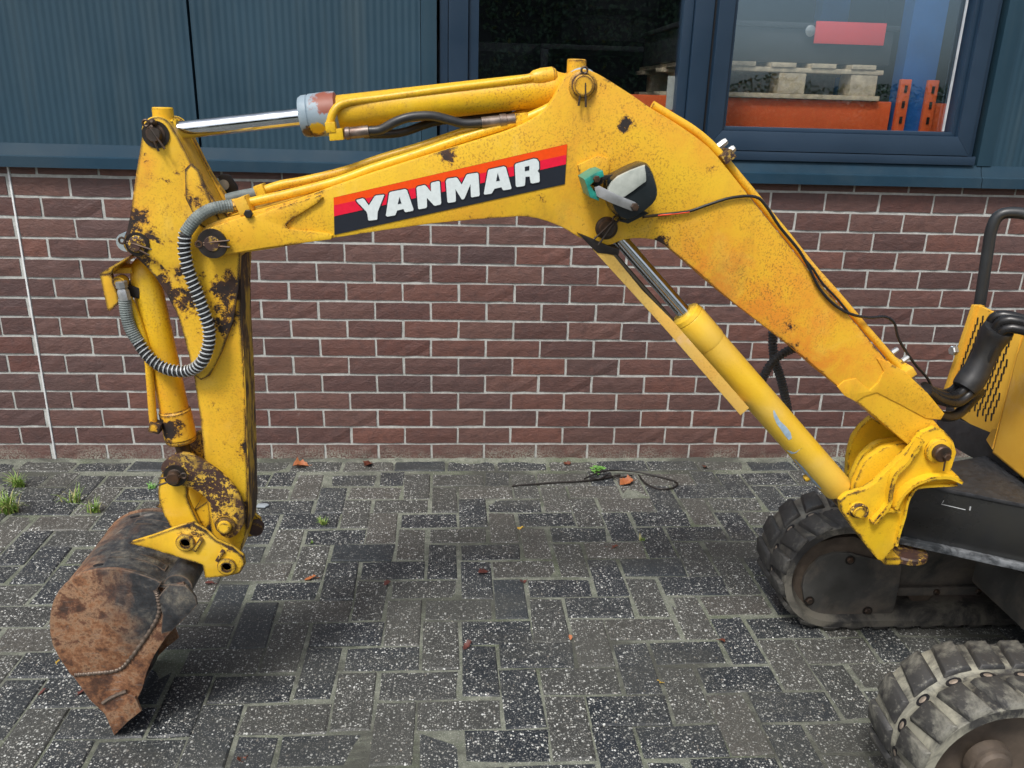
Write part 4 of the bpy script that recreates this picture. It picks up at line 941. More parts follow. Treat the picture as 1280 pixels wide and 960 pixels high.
# blue scrapes left on the barrel, following its surface
SCR = simple('blue_scrape', (.34, .46, .58), .5, 0, .25, 60, .2)
def scrape(pts, w):
    bm = bmesh.new(); a = []
    xv, yv = frame_of(lax); c0 = []
    for (x, y), ww in zip(pts, w):
        d_ = ray(x, y).normalized()
        # hit the barrel
        m_ = CAM-l0; dd = d_-lax*d_.dot(lax); mm = m_-lax*m_.dot(lax); A_, B_, C_ = dd.dot(dd), 2*dd.dot(mm), mm.dot(mm)-.0359**2
        disc_ = max(0, B_*B_-4*A_*C_); t_ = (-B_-math.sqrt(disc_))/(2*A_); h = CAM+d_*t_; s = (h-l0).dot(lax); rad = (h-(l0+lax*s)).normalized(); tang = lax.cross(rad)
        ax_ = l0+lax*s
        a.append([bm.verts.new(ax_+(rad+tang*k_*ww/.036).normalized()*.0360) for k_ in (-1, 0, 1)])
    for p_, q_ in zip(a, a[1:]):
        for k_ in range(2): bm.faces.new((p_[k_], p_[k_+1], q_[k_+1], q_[k_]))
    frombm('paint_scrape', bm, SCR, lc, 60)
scrape([(967, 513), (969, 520), (973, 528), (980, 536), (985, 543), (988, 549)], [.0015, .004, .005, .007, .0075, .004])
scrape([(984, 563), (992, 567), (998, 563), (1003, 560)], [.003, .007, .006, .002])
scrape([(993, 574), (1002, 584), (1010, 594), (1018, 603), (1026, 611)], [.002, .005, .006, .007, .003])
scrape([(1003, 590), (1010, 600), (1018, 608)], [.003, .006, .003])

# ---------------- swing bracket
zs = lambda pts: Z(pts, 1030, 500, 4.572)
YS0, YS1 = -1.532, -1.348
nearp = zs([(340, 920), (410, 830), (440, 700), (480, 550), (495, 515), (530, 490), (760, 485), (772, 440), (728, 398), (758, 300), (740, 235), (690, 178), (640, 160), (560, 190), (500, 275), (380, 390), (290, 480), (240, 512), (135, 540), (92, 580), (100, 640), (170, 740), (255, 850), (310, 915)])
sb = prism('swing_bracket', nearp, YS0, YS0+.020, Y_BRK, ex, .003); sb['label'] = 'yellow cast swing bracket holding boom and lift cylinder'
farp = [(1059, 598), (1060, 575), (1063, 560), (1067, 547), (1076, 534), (1090, 522), (1104, 531), (1150, 560), (1175, 590), (1140, 640), (1080, 650)]
prism('far_plate', farp, YS1-.02, YS1, Y_BRK, sb, .003)
for yy, px_ in ((-1.485, [(1066, 618), (1074, 592), (1084, 575), (1098, 565), (1112, 558), (1140, 556), (1150, 600), (1120, 650), (1080, 650)]), (-1.43, [(1063, 610), (1070, 585), (1080, 568), (1094, 556), (1110, 551), (1150, 551), (1155, 600), (1120, 640), (1075, 640)])):
    prism('web_plate', px_, yy, yy+.024, Y_BRK, sb, .008, 2)
bm = bmesh.new(); bm_tube(bm, [P(1118, 612, -1.50)+Vector((.0, .0, .0)), P(1118, 612, -1.50)+Vector((0, .14, 0))], .045, 28); frombm('cross_tube', bm, Y_BRK, sb)
def flange(pts, w, out, m=Y_BRK, name='flange'):
    pts = smoothpoly([P(x, y, YS0) for x, y in zs(pts)], 4, closed=False); bm = bmesh.new(); rings = []
    for i, p_ in enumerate(pts):
        t = (pts[min(i+1, len(pts)-1)]-pts[max(i-1, 0)]).normalized(); nn = Vector((-t.z, 0, t.x))*w/2
        rings.append([bm.verts.new(p_+nn+Vector((0, .004, 0))), bm.verts.new(p_+nn*.8-Vector((0, out, 0))), bm.verts.new(p_-nn*.8-Vector((0, out, 0))), bm.verts.new(p_-nn+Vector((0, .004, 0)))])
    for a, b in zip(rings, rings[1:]):
        for k in range(4): bm.faces.new((a[k], a[(k+1) % 4], b[(k+1) % 4], b[k]))
    bm.faces.new(rings[0]); bm.faces.new(rings[-1]); frombm(name, bm, m, sb, 50)
flange([(545, 215), (470, 330), (390, 420), (365, 510), (350, 590), (265, 690)], .011, .018)
flange([(385, 600), (420, 530), (490, 465), (580, 430), (680, 420), (760, 450)], .009, .024)
flange([(405, 825), (425, 740), (450, 660), (470, 570), (500, 515), (560, 487), (750, 478)], .007, .010)
flange([(280, 690), (340, 620), (420, 625)], .008, .016)
p, c = pin('boom_foot_pin', 1171, 562, YS0, .0200, .030, STEEL, ex); lathe('collar', c+Vector((0, .001, 0)), (0, -1, 0), [(0, .030), (.012, .030), (.014, .027)], Y_BRK, p, 26); bolt(c+Vector((.006, -.030, -.004)), .009, p, STEEL); bm = bmesh.new(); bm_tube(bm, [c+Vector((.004, -.032, -.008)), c+Vector((.004, -.034, -.038))], .0022, 6); frombm('split_pin', bm, STEEL, p)
p, c = pin('lift_cylinder_pin', 1071, 637, YS0, .0150, .018, Y_BRK, ex)
bm = bmesh.new(); bm_tube(bm, [c+Vector((math.cos(t)*.019, -.013, math.sin(t)*.019)) for t in [R(a_) for a_ in range(-40, 190, 20)]], .0035, 6); frombm('snap_ring', bm, WORN, p)
c = G(1128, 697, .39); bm = bmesh.new(); bm_box(bm, (c.x-.055, c.y-.02, .379), (c.x-.012, c.y+.09, .399), .006); frombm('pivot_lug', bm, yellow('paint_lug', edge=1, chips=1.0, rust=.1, speck=.2), sb)
lathe('pivot_boss', Vector((c.x+.022, c.y+.03, .3785)), (0, 0, 1), [(0, .05), (.003, .054), (.014, .054), (.018, .050), (.019, .03)], worn_boss, sb, 30)

# ---------------- prow frame (black) and house
zt, zbm = .572, .425
def plan(name, pts, z0, z1, m, parent, bevel=.004):
    bm = bmesh.new(); bm_prism(bm, [Vector((x, y, z0)) for x, y in pts], Vector((0, 0, z1-z0)), bevel); return frombm(name, bm, m, parent, 35)
fr_ = plan('prow_frame', [(1.140, -1.420), (1.66, -1.715), (2.3, -1.715), (2.3, -1.20), (1.62, -1.20), (1.16, -1.36)], zbm, zt-.006, BLACK, ex, .003); fr_['label'] = 'black slewing frame with scratched lower lip'
plan('top_plate', [(1.146, -1.428), (1.664, -1.722), (2.31, -1.722), (2.31, -1.195), (1.62, -1.195), (1.16, -1.352)], zt-.0055, zt+.004, BLACKT, fr_, .002)
plan('lower_lip', [(1.118, -1.425), (1.66, -1.732), (2.3, -1.732), (2.3, -1.20), (1.62, -1.19), (1.15, -1.35)], zbm-.018, zbm-.0005, LIP, fr_, .003)
bm = bmesh.new(); bm_box(bm, (1.29, -1.5275, .525), (1.2905, -1.527, .535)); bm.free()
lathe('slew_ring', (1.75, -1.49, .33), (0, 0, 1), [(0, .21), (.07, .21), (.076, .205)], UNDER, ex, 40)
# scratch on the beam face
sa, sb_ = Vector((1.140, -1.420, 0)), Vector((1.66, -1.715, 0)); e1 = (sb_-sa).normalized(); nrm = Vector((e1.y, -e1.x, 0))
bm = bmesh.new()
bm_tube(bm, [sa+e1*.075+nrm*.0006+Vector((0, 0, .543)), sa+e1*.072+nrm*.0006+Vector((0, 0, .532)), sa+e1*.10+nrm*.0006+Vector((0, 0, .531)), sa+e1*.125+nrm*.0006+Vector((0, 0, .530))], .0009, 5); bm_tube(bm, [sa+e1*.134+nrm*.0006+Vector((0, 0, .531)), sa+e1*.134+nrm*.0006+Vector((0, 0, .541))], .0018, 5)
frombm('scratch_mark', bm, SPACER, fr_)
# deck front and hood
dk = plan('deck', [(1.432, -1.045), (1.432, -1.80), (2.35, -1.80), (2.35, -1.045)], .578, .640, BLACK, ex, .004)
bm = bmesh.new(); bm_prism(bm, [Vector((1.428, -1.02, .535)), Vector((1.428, -1.20, .545)), Vector((1.428, -1.40, .578)), Vector((1.428, -1.40, .66)), Vector((1.428, -1.02, .612))], Vector((.05, 0, 0)), .003); frombm('deck_front', bm, BLACKT, dk)
def rounded(pts, m, name, parent, vec, bevel=.012):
    bm = bmesh.new(); bm_prism(bm, [Vector(p_) for p_ in pts], Vector(vec), bevel, 3); return frombm(name, bm, m, parent, 40)
hood = rounded([(1.412, -1.30, .600), (1.412, -1.80, .556), (1.412, -1.80, .99), (1.412, -1.50, .985), (1.412, -1.318, .945), (1.412, -1.306, .87)], Y_HOOD, 'engine_hood', ex, (.85, 0, 0)); hood['label'] = 'yellow sheet metal hood beside the hose bundle'
rounded([(1.418, -1.262, .622), (1.412, -1.302, .612), (1.412, -1.312, .93), (1.448, -1.300, .905), (1.448, -1.262, .70)], Y_HOOD, 'hood_fold', hood, (.02, 0, 0), .002)
# perforated grille panel
gp = [PX(1186, 478, 1.43), PX(1194, 518, 1.43), PX(1235, 545, 1.43), PX(1246, 548, 1.43), PX(1283, 436, 1.43), PX(1283, 418, 1.43), PX(1253, 396, 1.43), PX(1228, 384, 1.43), PX(1219, 382, 1.43)]
bm = bmesh.new(); bm_prism(bm, gp, Vector((.010, 0, 0)), .002); gpn = frombm('grille_panel', bm, Y_HOOD, ex); gpn['label'] = 'yellow perforated grille panel behind the hoses'
e_a, e_b = PX(1186, 478, 1.43), PX(1219, 382, 1.43); eu = (e_b-e_a).normalized()
bm = bmesh.new(); bm_prism(bm, [e_a+Vector((-.012, 0, -.02)), e_b+Vector((-.012, 0, .003)), e_b+Vector((-.012, -.016, .004)), e_a+Vector((-.012, -.016, -.02))], Vector((.030, 0, 0)), .003); frombm('panel_rim', bm, Y_HOOD, gpn)
bolt(PX(1194, 438, 1.40), .014, gpn, ZINC, (-1, -.2, 0), .014)
slot = bpy.data.meshes.new('slot'); bm = bmesh.new(); bm_box(bm, (-.0012, -.0028, -.0105), (.0012, .0028, .0105), .002); bm.to_mesh(slot); bm.free(); slot.materials.append(GASKET)
ofs = off(ex); side = Vector((0, -1, 0))
for i in range(13):
    for j in range(15):
        zz = e_a.z-.045+j*.0205+(i % 2)*.010; yy = e_a.y+(zz-e_a.z)*(e_b.y-e_a.y)/(e_b.z-e_a.z)-.032-i*.0185
        if zz > .925-.0*i or zz < .67 or yy < -1.262: continue
        o = link('slot', slot, gpn); o.location = Vector((1.4295, yy, zz))-ofs; o.rotation_euler.x = R(-9)
# handrail
tube('handrail', [(1.475, -1.045, .62), (1.472, -1.045, .80), (1.466, -1.045, .95), (1.458, -1.043, 1.09), (1.456, -1.043, 1.150), (1.466, -1.047, 1.186), (1.50, -1.06, 1.196), (1.57, -1.09, 1.190), (1.8, -1.18, 1.18), (2.1, -1.25, 1.17), (2.18, -1.26, 1.12), (2.2, -1.26, .62)], .0155, BAR, ex, 6, 16)
# hose bundle
hb = empty('hose_bundle', (0, 0, 0)); hb.parent = ex; hb['label'] = 'bundle of black hydraulic hoses in a torn sleeve'
end = [(1.40, -1.50, .975), (1.55, -1.56, 1.005)]
base = [(1158, 486, -1.47), (1176, 496, -1.45), (1196, 496, -1.43), (1214, 478, -1.42), (1228, 448, -1.42), (1243, 418, -1.43), (1262, 402, -1.45)]
def hp(dx, dy, dY): return [P(x+dx*(.4+.6*min(1, i/3)), y+dy*(.4+.6*min(1, i/3)), Y+dY) for i, (x, y, Y) in enumerate(base)]
for dx, dy, dY in ((-8, -8, .02), (0, -2, -.012), (7, 5, .01), (3, 8, -.02), (-3, 3, .03)):
    pth = hp(dx, dy, dY); sh_ = pth[-1]-P(base[-1][0], base[-1][1], base[-1][2]); tube('hose', pth+[Vector(e_)+sh_ for e_ in end], .0118, HOSEC, hb, 5, 12)
slv = [P(x, y, Y) for x, y, Y in [(1205, 486, -1.43), (1217, 470, -1.425), (1230, 446, -1.425), (1241, 423, -1.43), (1249, 410, -1.44)]]
tube('hose_sleeve', slv, lambda f: .029+.003*math.sin(f*9)+.003*f, HOSE, hb, 5, 18)
tube('hose', [P(1138, 478, -1.47), P(1160, 507, -1.46), P(1178, 520, -1.45), P(1196, 518, -1.43), P(1215, 500, -1.40), P(1225, 490, -1.36)], .0125, HOSEC, hb, 6, 12)
# ribbed hoses seen below the boom
ribbed('ribbed_hose', [P(x, y, -1.36) for x, y in [(996, 434), (980, 441), (966, 452), (956, 468), (952, 480), (956, 500)]], .0115, CUFF2, hb, .008)
ribbed('ribbed_hose', [P(x, y, -1.30) for x, y in [(966, 415), (966, 432), (968, 450), (975, 470), (980, 490), (984, 510), (985, 524)]], .0115, CUFF2, hb, .008)

# ---------------- work light
wlt = empty('work_light', (0, 0, 0)); wlt.parent = ex; wlt['label'] = 'small black work light on a teal and zinc bracket'
zl = lambda pts: Z(pts, 680, 60, 3.557)
prism('mount_plate', zl([(150, 520), (240, 480), (285, 490), (295, 560), (250, 610), (170, 625)]), YB0-.008, YB0+.002, Y_BOOM, wlt, .002)
prism('housing', zl([(290, 600), (335, 562), (440, 514), (478, 530), (506, 600), (513, 655), (490, 700), (430, 745), (370, 772), (322, 742), (296, 690)]), YB0-.105, YB0-.022, LAMPB, wlt, .018, 2)
prism('lens', zl([(286, 622), (330, 570), (438, 524), (450, 530), (456, 588), (440, 604), (360, 662), (335, 664), (292, 650)]), YB0-.110, YB0-.098, LENS, wlt, .003, 2)
prism('rear_cap', zl([(330, 770), (440, 720), (470, 735), (375, 782)]), YB0-.08, YB0-.03, LAMPB, wlt, .003)
prism('bracket_arm', zl([(225, 620), (245, 612), (330, 655), (405, 685), (422, 700), (415, 722), (390, 725), (300, 690), (235, 660)]), YB0-.117, YB0-.111, ZINC, wlt, .0015)
prism('bracket_arm', zl([(215, 610), (250, 570), (330, 560), (300, 580), (262, 590), (240, 625)]), YB0-.075, YB0-.06, DARK, wlt, .0015)
prism('teal_clamp', zl([(180, 585), (235, 552), (262, 545), (268, 570), (228, 590), (205, 610), (225, 640), (245, 640), (245, 680), (205, 665)]), YB0-.112, YB0-.02, TEAL, wlt, .002)
bolt(P(*zl([(402, 706)])[0], YB0-.117), .008, wlt, STEEL); bolt(P(*zl([(233, 582)])[0], YB0-.112), .007, wlt, STEEL)
lathe('mount_stud', P(*zl([(235, 585)])[0], YB0), (0, -1, 0), [(0, .008), (.03, .008)], STEEL, wlt, 10)
# cable
ce = Y0c = YB0-.006
cb_ = [P(x, y, Y) for x, y, Y in [(804, 271, YB0-.03), (822, 269, ce), (840, 267, ce), (862, 264, ce), (885, 256, ce), (915, 247, ce), (944, 246, ce), (958, 258, ce), (975, 284, ce), (998, 312, ce), (1012, 336, ce), (1024, 360, ce), (1042, 380, ce), (1062, 392, ce), (1085, 397, -1.49), (1106, 396, -1.48), (1118, 404, -1.475), (1124, 425, -1.47), (1142, 453, -1.465), (1160, 474, -1.46), (1168, 496, -1.455), (1172, 512, -1.45)]]
tube('cable', cb_, .0032, HOSEC, wlt, 4, 8)
tube('cable', [P(x, y, ce) for x, y in [(1004, 322), (1016, 336), (1028, 354), (1046, 373), (1060, 390)]], .0026, HOSEC, wlt, 4, 8)
ow = [P(x, y, ce-.002) for x, y in [(815, 270), (838, 268), (862, 265)]]; tube('orange_wire', ow, .0016, D_OR, wlt, 3, 6)

# ---------------- tracks
def track(yn, yf, mr, ml, name_label):
    """rubber belt round idler and sprocket; yn = camera side edge, yf = wall side edge"""
    t = empty('track', (0, 0, 0)); t.parent = ex; t['label'] = name_label
    xa, xb, zc, Ro, th = 1.108, 2.22, .178, .166, .036
    loop = []
    n = 22
    for k in range(n+1): a = math.pi/2+math.pi*k/n; loop.append((Vector((xa+Ro*math.cos(a), 0, zc+Ro*math.sin(a))), Vector((math.cos(a), 0, math.sin(a)))))
    m_ = 26
    for k in range(1, m_): loop.append((Vector((xa+(xb-xa)*k/m_, 0, zc-Ro)), Vector((0, 0, -1))))
    for k in range(n+1): a = -math.pi/2+math.pi*k/n; loop.append((Vector((xb+Ro*math.cos(a), 0, zc+Ro*math.sin(a))), Vector((math.cos(a), 0, math.sin(a)))))
    for k in range(1, m_): loop.append((Vector((xb-(xb-xa)*k/m_, 0, zc+Ro)), Vector((0, 0, 1))))
    bm = bmesh.new(); rings = []; N_ = len(loop)
    prof = [(yn, -th*.6), (yn, -.002), (yn+.004, .0), ((yn+yf)/2-.012, .0), ((yn+yf)/2-.008, -.003), ((yn+yf)/2+.008, -.003), ((yn+yf)/2+.012, .0), (yf-.004, .0), (yf, -.002), (yf, -th*.6), (yf-.03, -th), (yn+.03, -th)]
    for p_, nn in loop: rings.append([bm.verts.new((p_.x+nn.x*h, y, p_.z+nn.z*h)) for y, h in prof])
    K = len(prof)
    for i in range(N_):
        a, b = rings[i], rings[(i+1) % N_]
        for k in range(K): bm.faces.new((a[k], a[(k+1) % K], b[(k+1) % K], b[k]))
    frombm('belt', bm, mr, t, 40)
    # lugs
    hw = (yf-yn)/2; rnd = random.Random(int(yn*100))
    lugs = []
    for side_ in (-1, 1):
        bm = bmesh.new(); l0_, l1_ = .062, .022; w0, w1 = .014, hw+.001; h = .0105; sk = .016*side_
        vb = []
        for z_, s_ in ((-.003, 1), (h, .80)):
            for x_, y_ in ((-l0_/2, w0), (l0_/2, w0), (l0_/2*.85+.016, w1), (-l0_/2*.85+.016, w1)):
                vb.append(bm.verts.new((x_*s_+(.002 if z_ > 0 else 0), side_*(y_ if z_ < 0 else (y_*.96 if y_ == w1 else y_+.004)), z_)))
        for f in ((0, 1, 2, 3), (7, 6, 5, 4), (0, 4, 5, 1), (1, 5, 6, 2), (2, 6, 7, 3), (3, 7, 4, 0)): bm.faces.new([vb[q] for q in f])
        bmesh.ops.recalc_face_normals(bm, faces=bm.faces)
        bmesh.ops.bevel(bm, geom=list(bm.edges), offset=.0018, segments=1, affect='EDGES', clamp_overlap=True)
        me = bpy.data.meshes.new('lug'); bm.to_mesh(me); bm.free(); finish(me, ml, 40); lugs.append(me)
    bm = bmesh.new(); bm_lathe(bm, Vector((0, 0, 0)), Vector((0, 0, 1)), [(-.004, .0165), (.0004, .0165)], 14); bmesh.ops.scale(bm, vec=(1, .62, 1), verts=bm.verts); hole = bpy.data.meshes.new('insert_slot'); bm.to_mesh(hole); bm.free(); hole.materials.append(GASKET)
    bm = bmesh.new(); bm_lathe(bm, Vector((0, 0, 0)), Vector((0, 0, 1)), [(-.004, .0095), (.0006, .0095), (.0016, .006)], 12); bmesh.ops.scale(bm, vec=(1, .6, 1), verts=bm.verts); core = bpy.data.meshes.new('steel_insert'); bm.to_mesh(core); bm.free(); finish(core, INSERT, 40)
    Lt = 2*(xb-xa)+2*math.pi*Ro; NL = 44
    def at(s):
        s %= Lt; arc = math.pi*Ro
        if s < arc: a = math.pi/2+s/Ro; return Vector((xa+Ro*math.cos(a), 0, zc+Ro*math.sin(a))), Vector((math.cos(a), 0, math.sin(a)))
        s -= arc
        if s < xb-xa: return Vector((xa+s, 0, zc-Ro)), Vector((0, 0, -1))
        s -= xb-xa
        if s < arc: a = -math.pi/2+s/Ro; return Vector((xb+Ro*math.cos(a), 0, zc+Ro*math.sin(a))), Vector((math.cos(a), 0, math.sin(a)))
        s -= arc; return Vector((xb-s, 0, zc+Ro)), Vector((0, 0, 1))
    yc = (yn+yf)/2
    for i in range(NL):
        for q, side_ in enumerate((-1, 1)):
            p_, nn = at((i+.5*q+.2)*Lt/NL); tx = Vector((0, 1, 0)).cross(nn)
            o = link('lug', lugs[q], t); mt = Matrix((tx, Vector((0, 1, 0)), nn)).transposed().to_4x4(); mt.translation = Vector((p_.x, yc, p_.z))-off(ex); o.matrix_local = mt
        p_, nn = at((i+.95)*Lt/NL); tx = Vector((0, 1, 0)).cross(nn); mt = Matrix((tx, Vector((0, 1, 0)), nn)).transposed().to_4x4(); mt.translation = Vector((p_.x+nn.x*-.002, yc, p_.z+nn.z*-.002))-off(ex)
        o = link('insert_slot', hole, t); o.matrix_local = mt
        o = link('steel_insert', core, t); o.matrix_local = mt
    # idler, sprocket, frame, rollers
    lathe('idler', (xa, yn+.058, zc), (0, 1, 0), [(0, .05), (.004, .095), (.010, .128), (.022, .136), (.088, .136), (.10, .128), (.106, .095), (.11, .05)], IDLER, t, 40)
    if yn < -1.5: lathe('idler_hub', (xa, yn+.012, zc), (0, 1, 0), [(0, .020), (.002, .032), (.008, .038), (.014, .039), (.016, .046), (.034, .050)], IDLER, t, 24)
    lathe('sprocket', (xb, yn+.045, zc), (0, 1, 0), [(0, .05), (.004, .10), (.10, .12), (.11, .05)], IDLER, t, 24)
    box('track_frame', (xa+.08, yn+.07, .10), (xb-.06, yf-.03, .25), UNDER, t, .008)
    box('frame_rail', (xa+.06, yn+.055, .080), (xb-.05, yn+.068, .108), UNDER, t, .004)
    for k in range(3): lathe('roller', (xa+.3+k*.26, yn+.075, .082), (0, 1, 0), [(0, .03), (.004, .042), (.08, .042), (.084, .03)], IDLER, t, 24)
    for k in range(5): bolt((xa+.20+k*.13, yn+.055, .094), .010, t, STEEL)
    return t
tf = track(-1.226, -1.022, RUB_F, RUB_FL, 'black rubber track standing nearer the brick wall')
tn = track(-1.958, -1.752, RUB_N, RUB_NL, 'mud caked rubber track away from the brick wall')
# cover plate over the idler on the inner side of the wall-side track
zc_ = lambda pts: Z(pts, 930, 600, 4.8)
prism('cover_plate', zc_([(350, 640), (362, 580), (400, 520), (460, 468), (540, 440), (640, 440), (760, 470), (948, 505), (935, 620), (905, 760), (880, 825), (480, 830), (410, 795), (362, 730)]), -1.204, -1.190, UNDER, tf, .003)
prism('guard_ring', zc_([(270, 580), (300, 500), (370, 420), (450, 375), (560, 345), (660, 340), (760, 380), (780, 470), (640, 438), (540, 437), (458, 465), (398, 518), (360, 578), (348, 640), (362, 735), (410, 800), (390, 790), (320, 720), (280, 650)]), -1.194, -1.17, IDLER, tf, .003)
for (x, y) in zc_([(635, 478), (390, 722), (738, 782)]): bolt(P(x, y, -1.204), .0095, tf, STEEL); lathe('bolt_washer', P(x, y, -1.202), (0, -1, 0), [(0, .015), (.0035, .015)], DARK, tf, 20)
# axle frame between the tracks
box('cross_frame', (1.5, -1.75, .16), (2.0, -1.22, .30), UNDER, ex, .01); lathe('slew_motor', (1.75, -1.49, .30), (0, 0, 1), [(0, .17), (.035, .17)], UNDER, ex, 30)
# operator station behind the frame edge: floor riser, seat and counterweight complete the machine
rounded([(2.262, -1.80, .645), (2.262, -1.05, .645), (2.262, -1.05, .95), (2.262, -1.80, .99)], Y_HOOD, 'counterweight', ex, (.16, 0, 0))
st = rounded([(1.75, -1.27, .645), (1.75, -1.06, .645), (1.75, -1.06, .82), (1.75, -1.27, .82)], BLACKT, 'seat', ex, (.28, 0, 0), .03)
rounded([(2.02, -1.28, .78), (2.02, -1.05, .78), (2.02, -1.05, 1.10), (2.02, -1.28, 1.10)], BLACKT, 'seat_back', st, (.07, 0, .0), .03)

# ================================================================== SMALL THINGS ON THE PAVING
def tuft(px, py, n, h, label, m1=GRASS, seed=1, straw=.15):
    c = G(px, py); rnd = random.Random(seed); bm = bmesh.new()
    r = empty('grass_tuft', (c.x, c.y, 0), label, 'grass', 'weeds growing in the paving joints'); bms = [bmesh.new(), bmesh.new()]
    for i in range(n):
        bm = bms[1 if rnd.random() < straw else 0]
        a = rnd.uniform(0, 2*math.pi); lean = rnd.uniform(.25, 1.25); L = h*rnd.uniform(.5, 1.1); w = rnd.uniform(.0018, .0034)
        p = Vector((c.x+rnd.gauss(0, h*.16), c.y+rnd.gauss(0, h*.08), -.004)); d = Vector((math.cos(a), math.sin(a), 0)); s = Vector((-d.y, d.x, 0)); prev = None
        for k in range(5):
            f = k/4; q = p+d*(L*math.sin(lean*f)*f)+Vector((0, 0, L*f*math.cos(lean*f*.9))); ww = w*(1-f*.93)
            cur = (bm.verts.new(q-s*ww+Vector((0, 0, .0004))), bm.verts.new(q+s*ww))
            if prev: bm.faces.new((prev[0], prev[1], cur[1], cur[0]))
            prev = cur
    for b_, nm, m_ in ((bms[0], 'blades', m1), (bms[1], 'dry_blades', STRAW)):
        if len(b_.faces): frombm(nm, b_, m_, r, 60)
        else: b_.free()
tuft(12, 640, 130, .095, 'largest bright grass tuft growing in the paving joint', seed=1)
tuft(24, 608, 70, .07, 'spreading grass tuft close to the wall, behind the largest tuft', seed=2)
tuft(93, 628, 34, .075, 'pale grass tuft with one long leaning blade left of the bucket', seed=3, straw=.35)
tuft(118, 640, 40, .07, 'pale star shaped grass tuft just left of the bucket', seed=4, straw=.25)
tuft(189, 610, 22, .03, 'low weed half hidden behind the arm by the wall', GRASS2, 5, 0)
tuft(404, 656, 46, .034, 'short green grass tuft on the paving right of the arm', seed=6)
tuft(803, 675, 16, .026, 'tiny green sprout between the pavers', seed=7)
tuft(390, 678, 10, .014, 'smallest green speck of grass below the short tuft', seed=8, straw=0)
# clover
c = G(746, 590); cl = empty('clover_plant', (c.x, c.y, 0), 'small bright green clover plant growing near the wall', 'weed'); rnd = random.Random(4); bm = bmesh.new(); bs = bmesh.new()
for i in range(14):
    q = Vector((c.x+rnd.gauss(0, .016), c.y+rnd.gauss(0, .010), rnd.uniform(.006, .026))); bm_tube(bs, [(c.x, c.y, -.004), tuple((Vector((c.x, c.y, 0))+q)/2), tuple(q)], .0007, 5)
    for k in range(3):
        a = k*2.1+rnd.random(); cc = q+Vector((math.cos(a), math.sin(a), .1))*.006
        bm.faces.new([bm.verts.new(cc+Vector((math.cos(b)*.0062, math.sin(b)*.0062, .001*math.cos(3*b)))) for b in [j*math.pi/4 for j in range(8)]])
frombm('leaflets', bm, GRASS2, cl, None); frombm('stems', bs, GRASS, cl)
# fallen leaves
def leaf(px, py, L, ang, m, label, seed, fold=.35, slim=.55):
    L *= (.75 if py > 620 else 1.15); slim = min(.85, slim*1.35); fold += .15; c = G(px, py); rnd = random.Random(seed); bm = bmesh.new(); n = 9; up = []; dn = []; mid = []
    for k in range(n+1):
        f = k/n; w = L*slim*.5*math.sin(math.pi*min(1, f*1.02))**.8*(1+.28*math.sin(f*21+seed)); curl = .010*math.sin(f*3+seed)+.012*abs(f-.5)
        x = (f-.5)*L; mid.append(bm.verts.new((x, 0, .003+curl*.6))); up.append(bm.verts.new((x+.1*w, w, .003+curl*.6+w*fold*(1+.4*math.sin(f*9))))); dn.append(bm.verts.new((x-.1*w, -w*.92, .003+curl*.6+w*fold*.7)))
    for k in range(n): bm.faces.new((mid[k], mid[k+1], up[k+1], up[k])); bm.faces.new((dn[k], dn[k+1], mid[k+1], mid[k]))
    bm_tube(bm, [(L*.5, 0, .004), (L*.72, .004, .003)], .0009, 5)
    bmesh.ops.remove_doubles(bm, verts=bm.verts, dist=1e-5)
    bmesh.ops.solidify(bm, geom=bm.faces[:], thickness=.0004)
    bmesh.ops.rotate(bm, verts=bm.verts, cent=(0, 0, 0), matrix=Matrix.Rotation(ang, 3, 'Z')); bmesh.ops.translate(bm, verts=bm.verts, vec=(c.x, c.y, -.001))
    o = frombm('fallen_leaf', bm, m, None, 60, (c.x, c.y, 0)); o['label'] = label; o['category'] = 'leaf'; o['group'] = 'autumn leaves on the paving'
leaf(376, 584, .055, .3, L_OR, 'bright orange curled leaf at the foot of the wall', 1, .8)
leaf(460, 582, .05, 1.2, L_BR, 'dark brown curled leaf at the foot of the wall', 2, .8)
leaf(709, 580, .035, .7, L_BR, 'small red brown leaf by the wall behind the clover', 3, .5)
leaf(783, 604, .06, .5, L_OR, 'orange brown leaf lying against the black wire', 4, .6)
leaf(388, 724, .05, .1, L_OR, 'long pinkish orange leaf right of the bucket ear', 5, .2, .35)
leaf(484, 731, .035, .9, L_RED, 'small red leaf beside the joint of a dark paver', 6, .2)
leaf(604, 717, .05, .5, L_RED, 'flat dark red leaf in the middle of the paving', 7, .15)
leaf(766, 685, .05, 2.9, L_BR, 'dark brown leaf near the tiny sprout', 8, .2, .45)
leaf(654, 727, .032, .4, L_RED, 'small red leaf lying on pale paving', 9, .2)
leaf(650, 660, .03, 0, L_YE, 'pale yellow leaf lying on the paving', 10, .1)
leaf(584, 808, .045, .9, L_RED, 'folded red leaf standing in a paver joint', 11, .5, .4)
leaf(713, 799, .02, 1.4, L_OR, 'tiny orange leaf in a paver joint', 12, .3)
leaf(902, 803, .03, 2.1, L_BR, 'small brown leaf in front of the far track', 13, .3)
leaf(827, 855, .03, 1.9, L_YE, 'narrow straw coloured leaf in a paver joint', 14, .3, .3)
leaf(302, 950, .03, .6, L_BR, 'small brown leaf in front of the bucket', 15, .3)
leaf(76, 828, .035, .2, L_YE, 'yellow leaf beside the curved back of the bucket', 16, .2, .7)
leaf(97, 868, .05, .2, L_RED, 'narrow red leaf beneath the bucket back', 17, .2, .3)
leaf(53, 867, .03, .8, L_RED, 'narrow dark red leaf left of the bucket', 18, .2, .3)
leaf(262, 731, .04, 0, L_RED, 'dark red leaf below the bucket ear', 19, .2, .35)
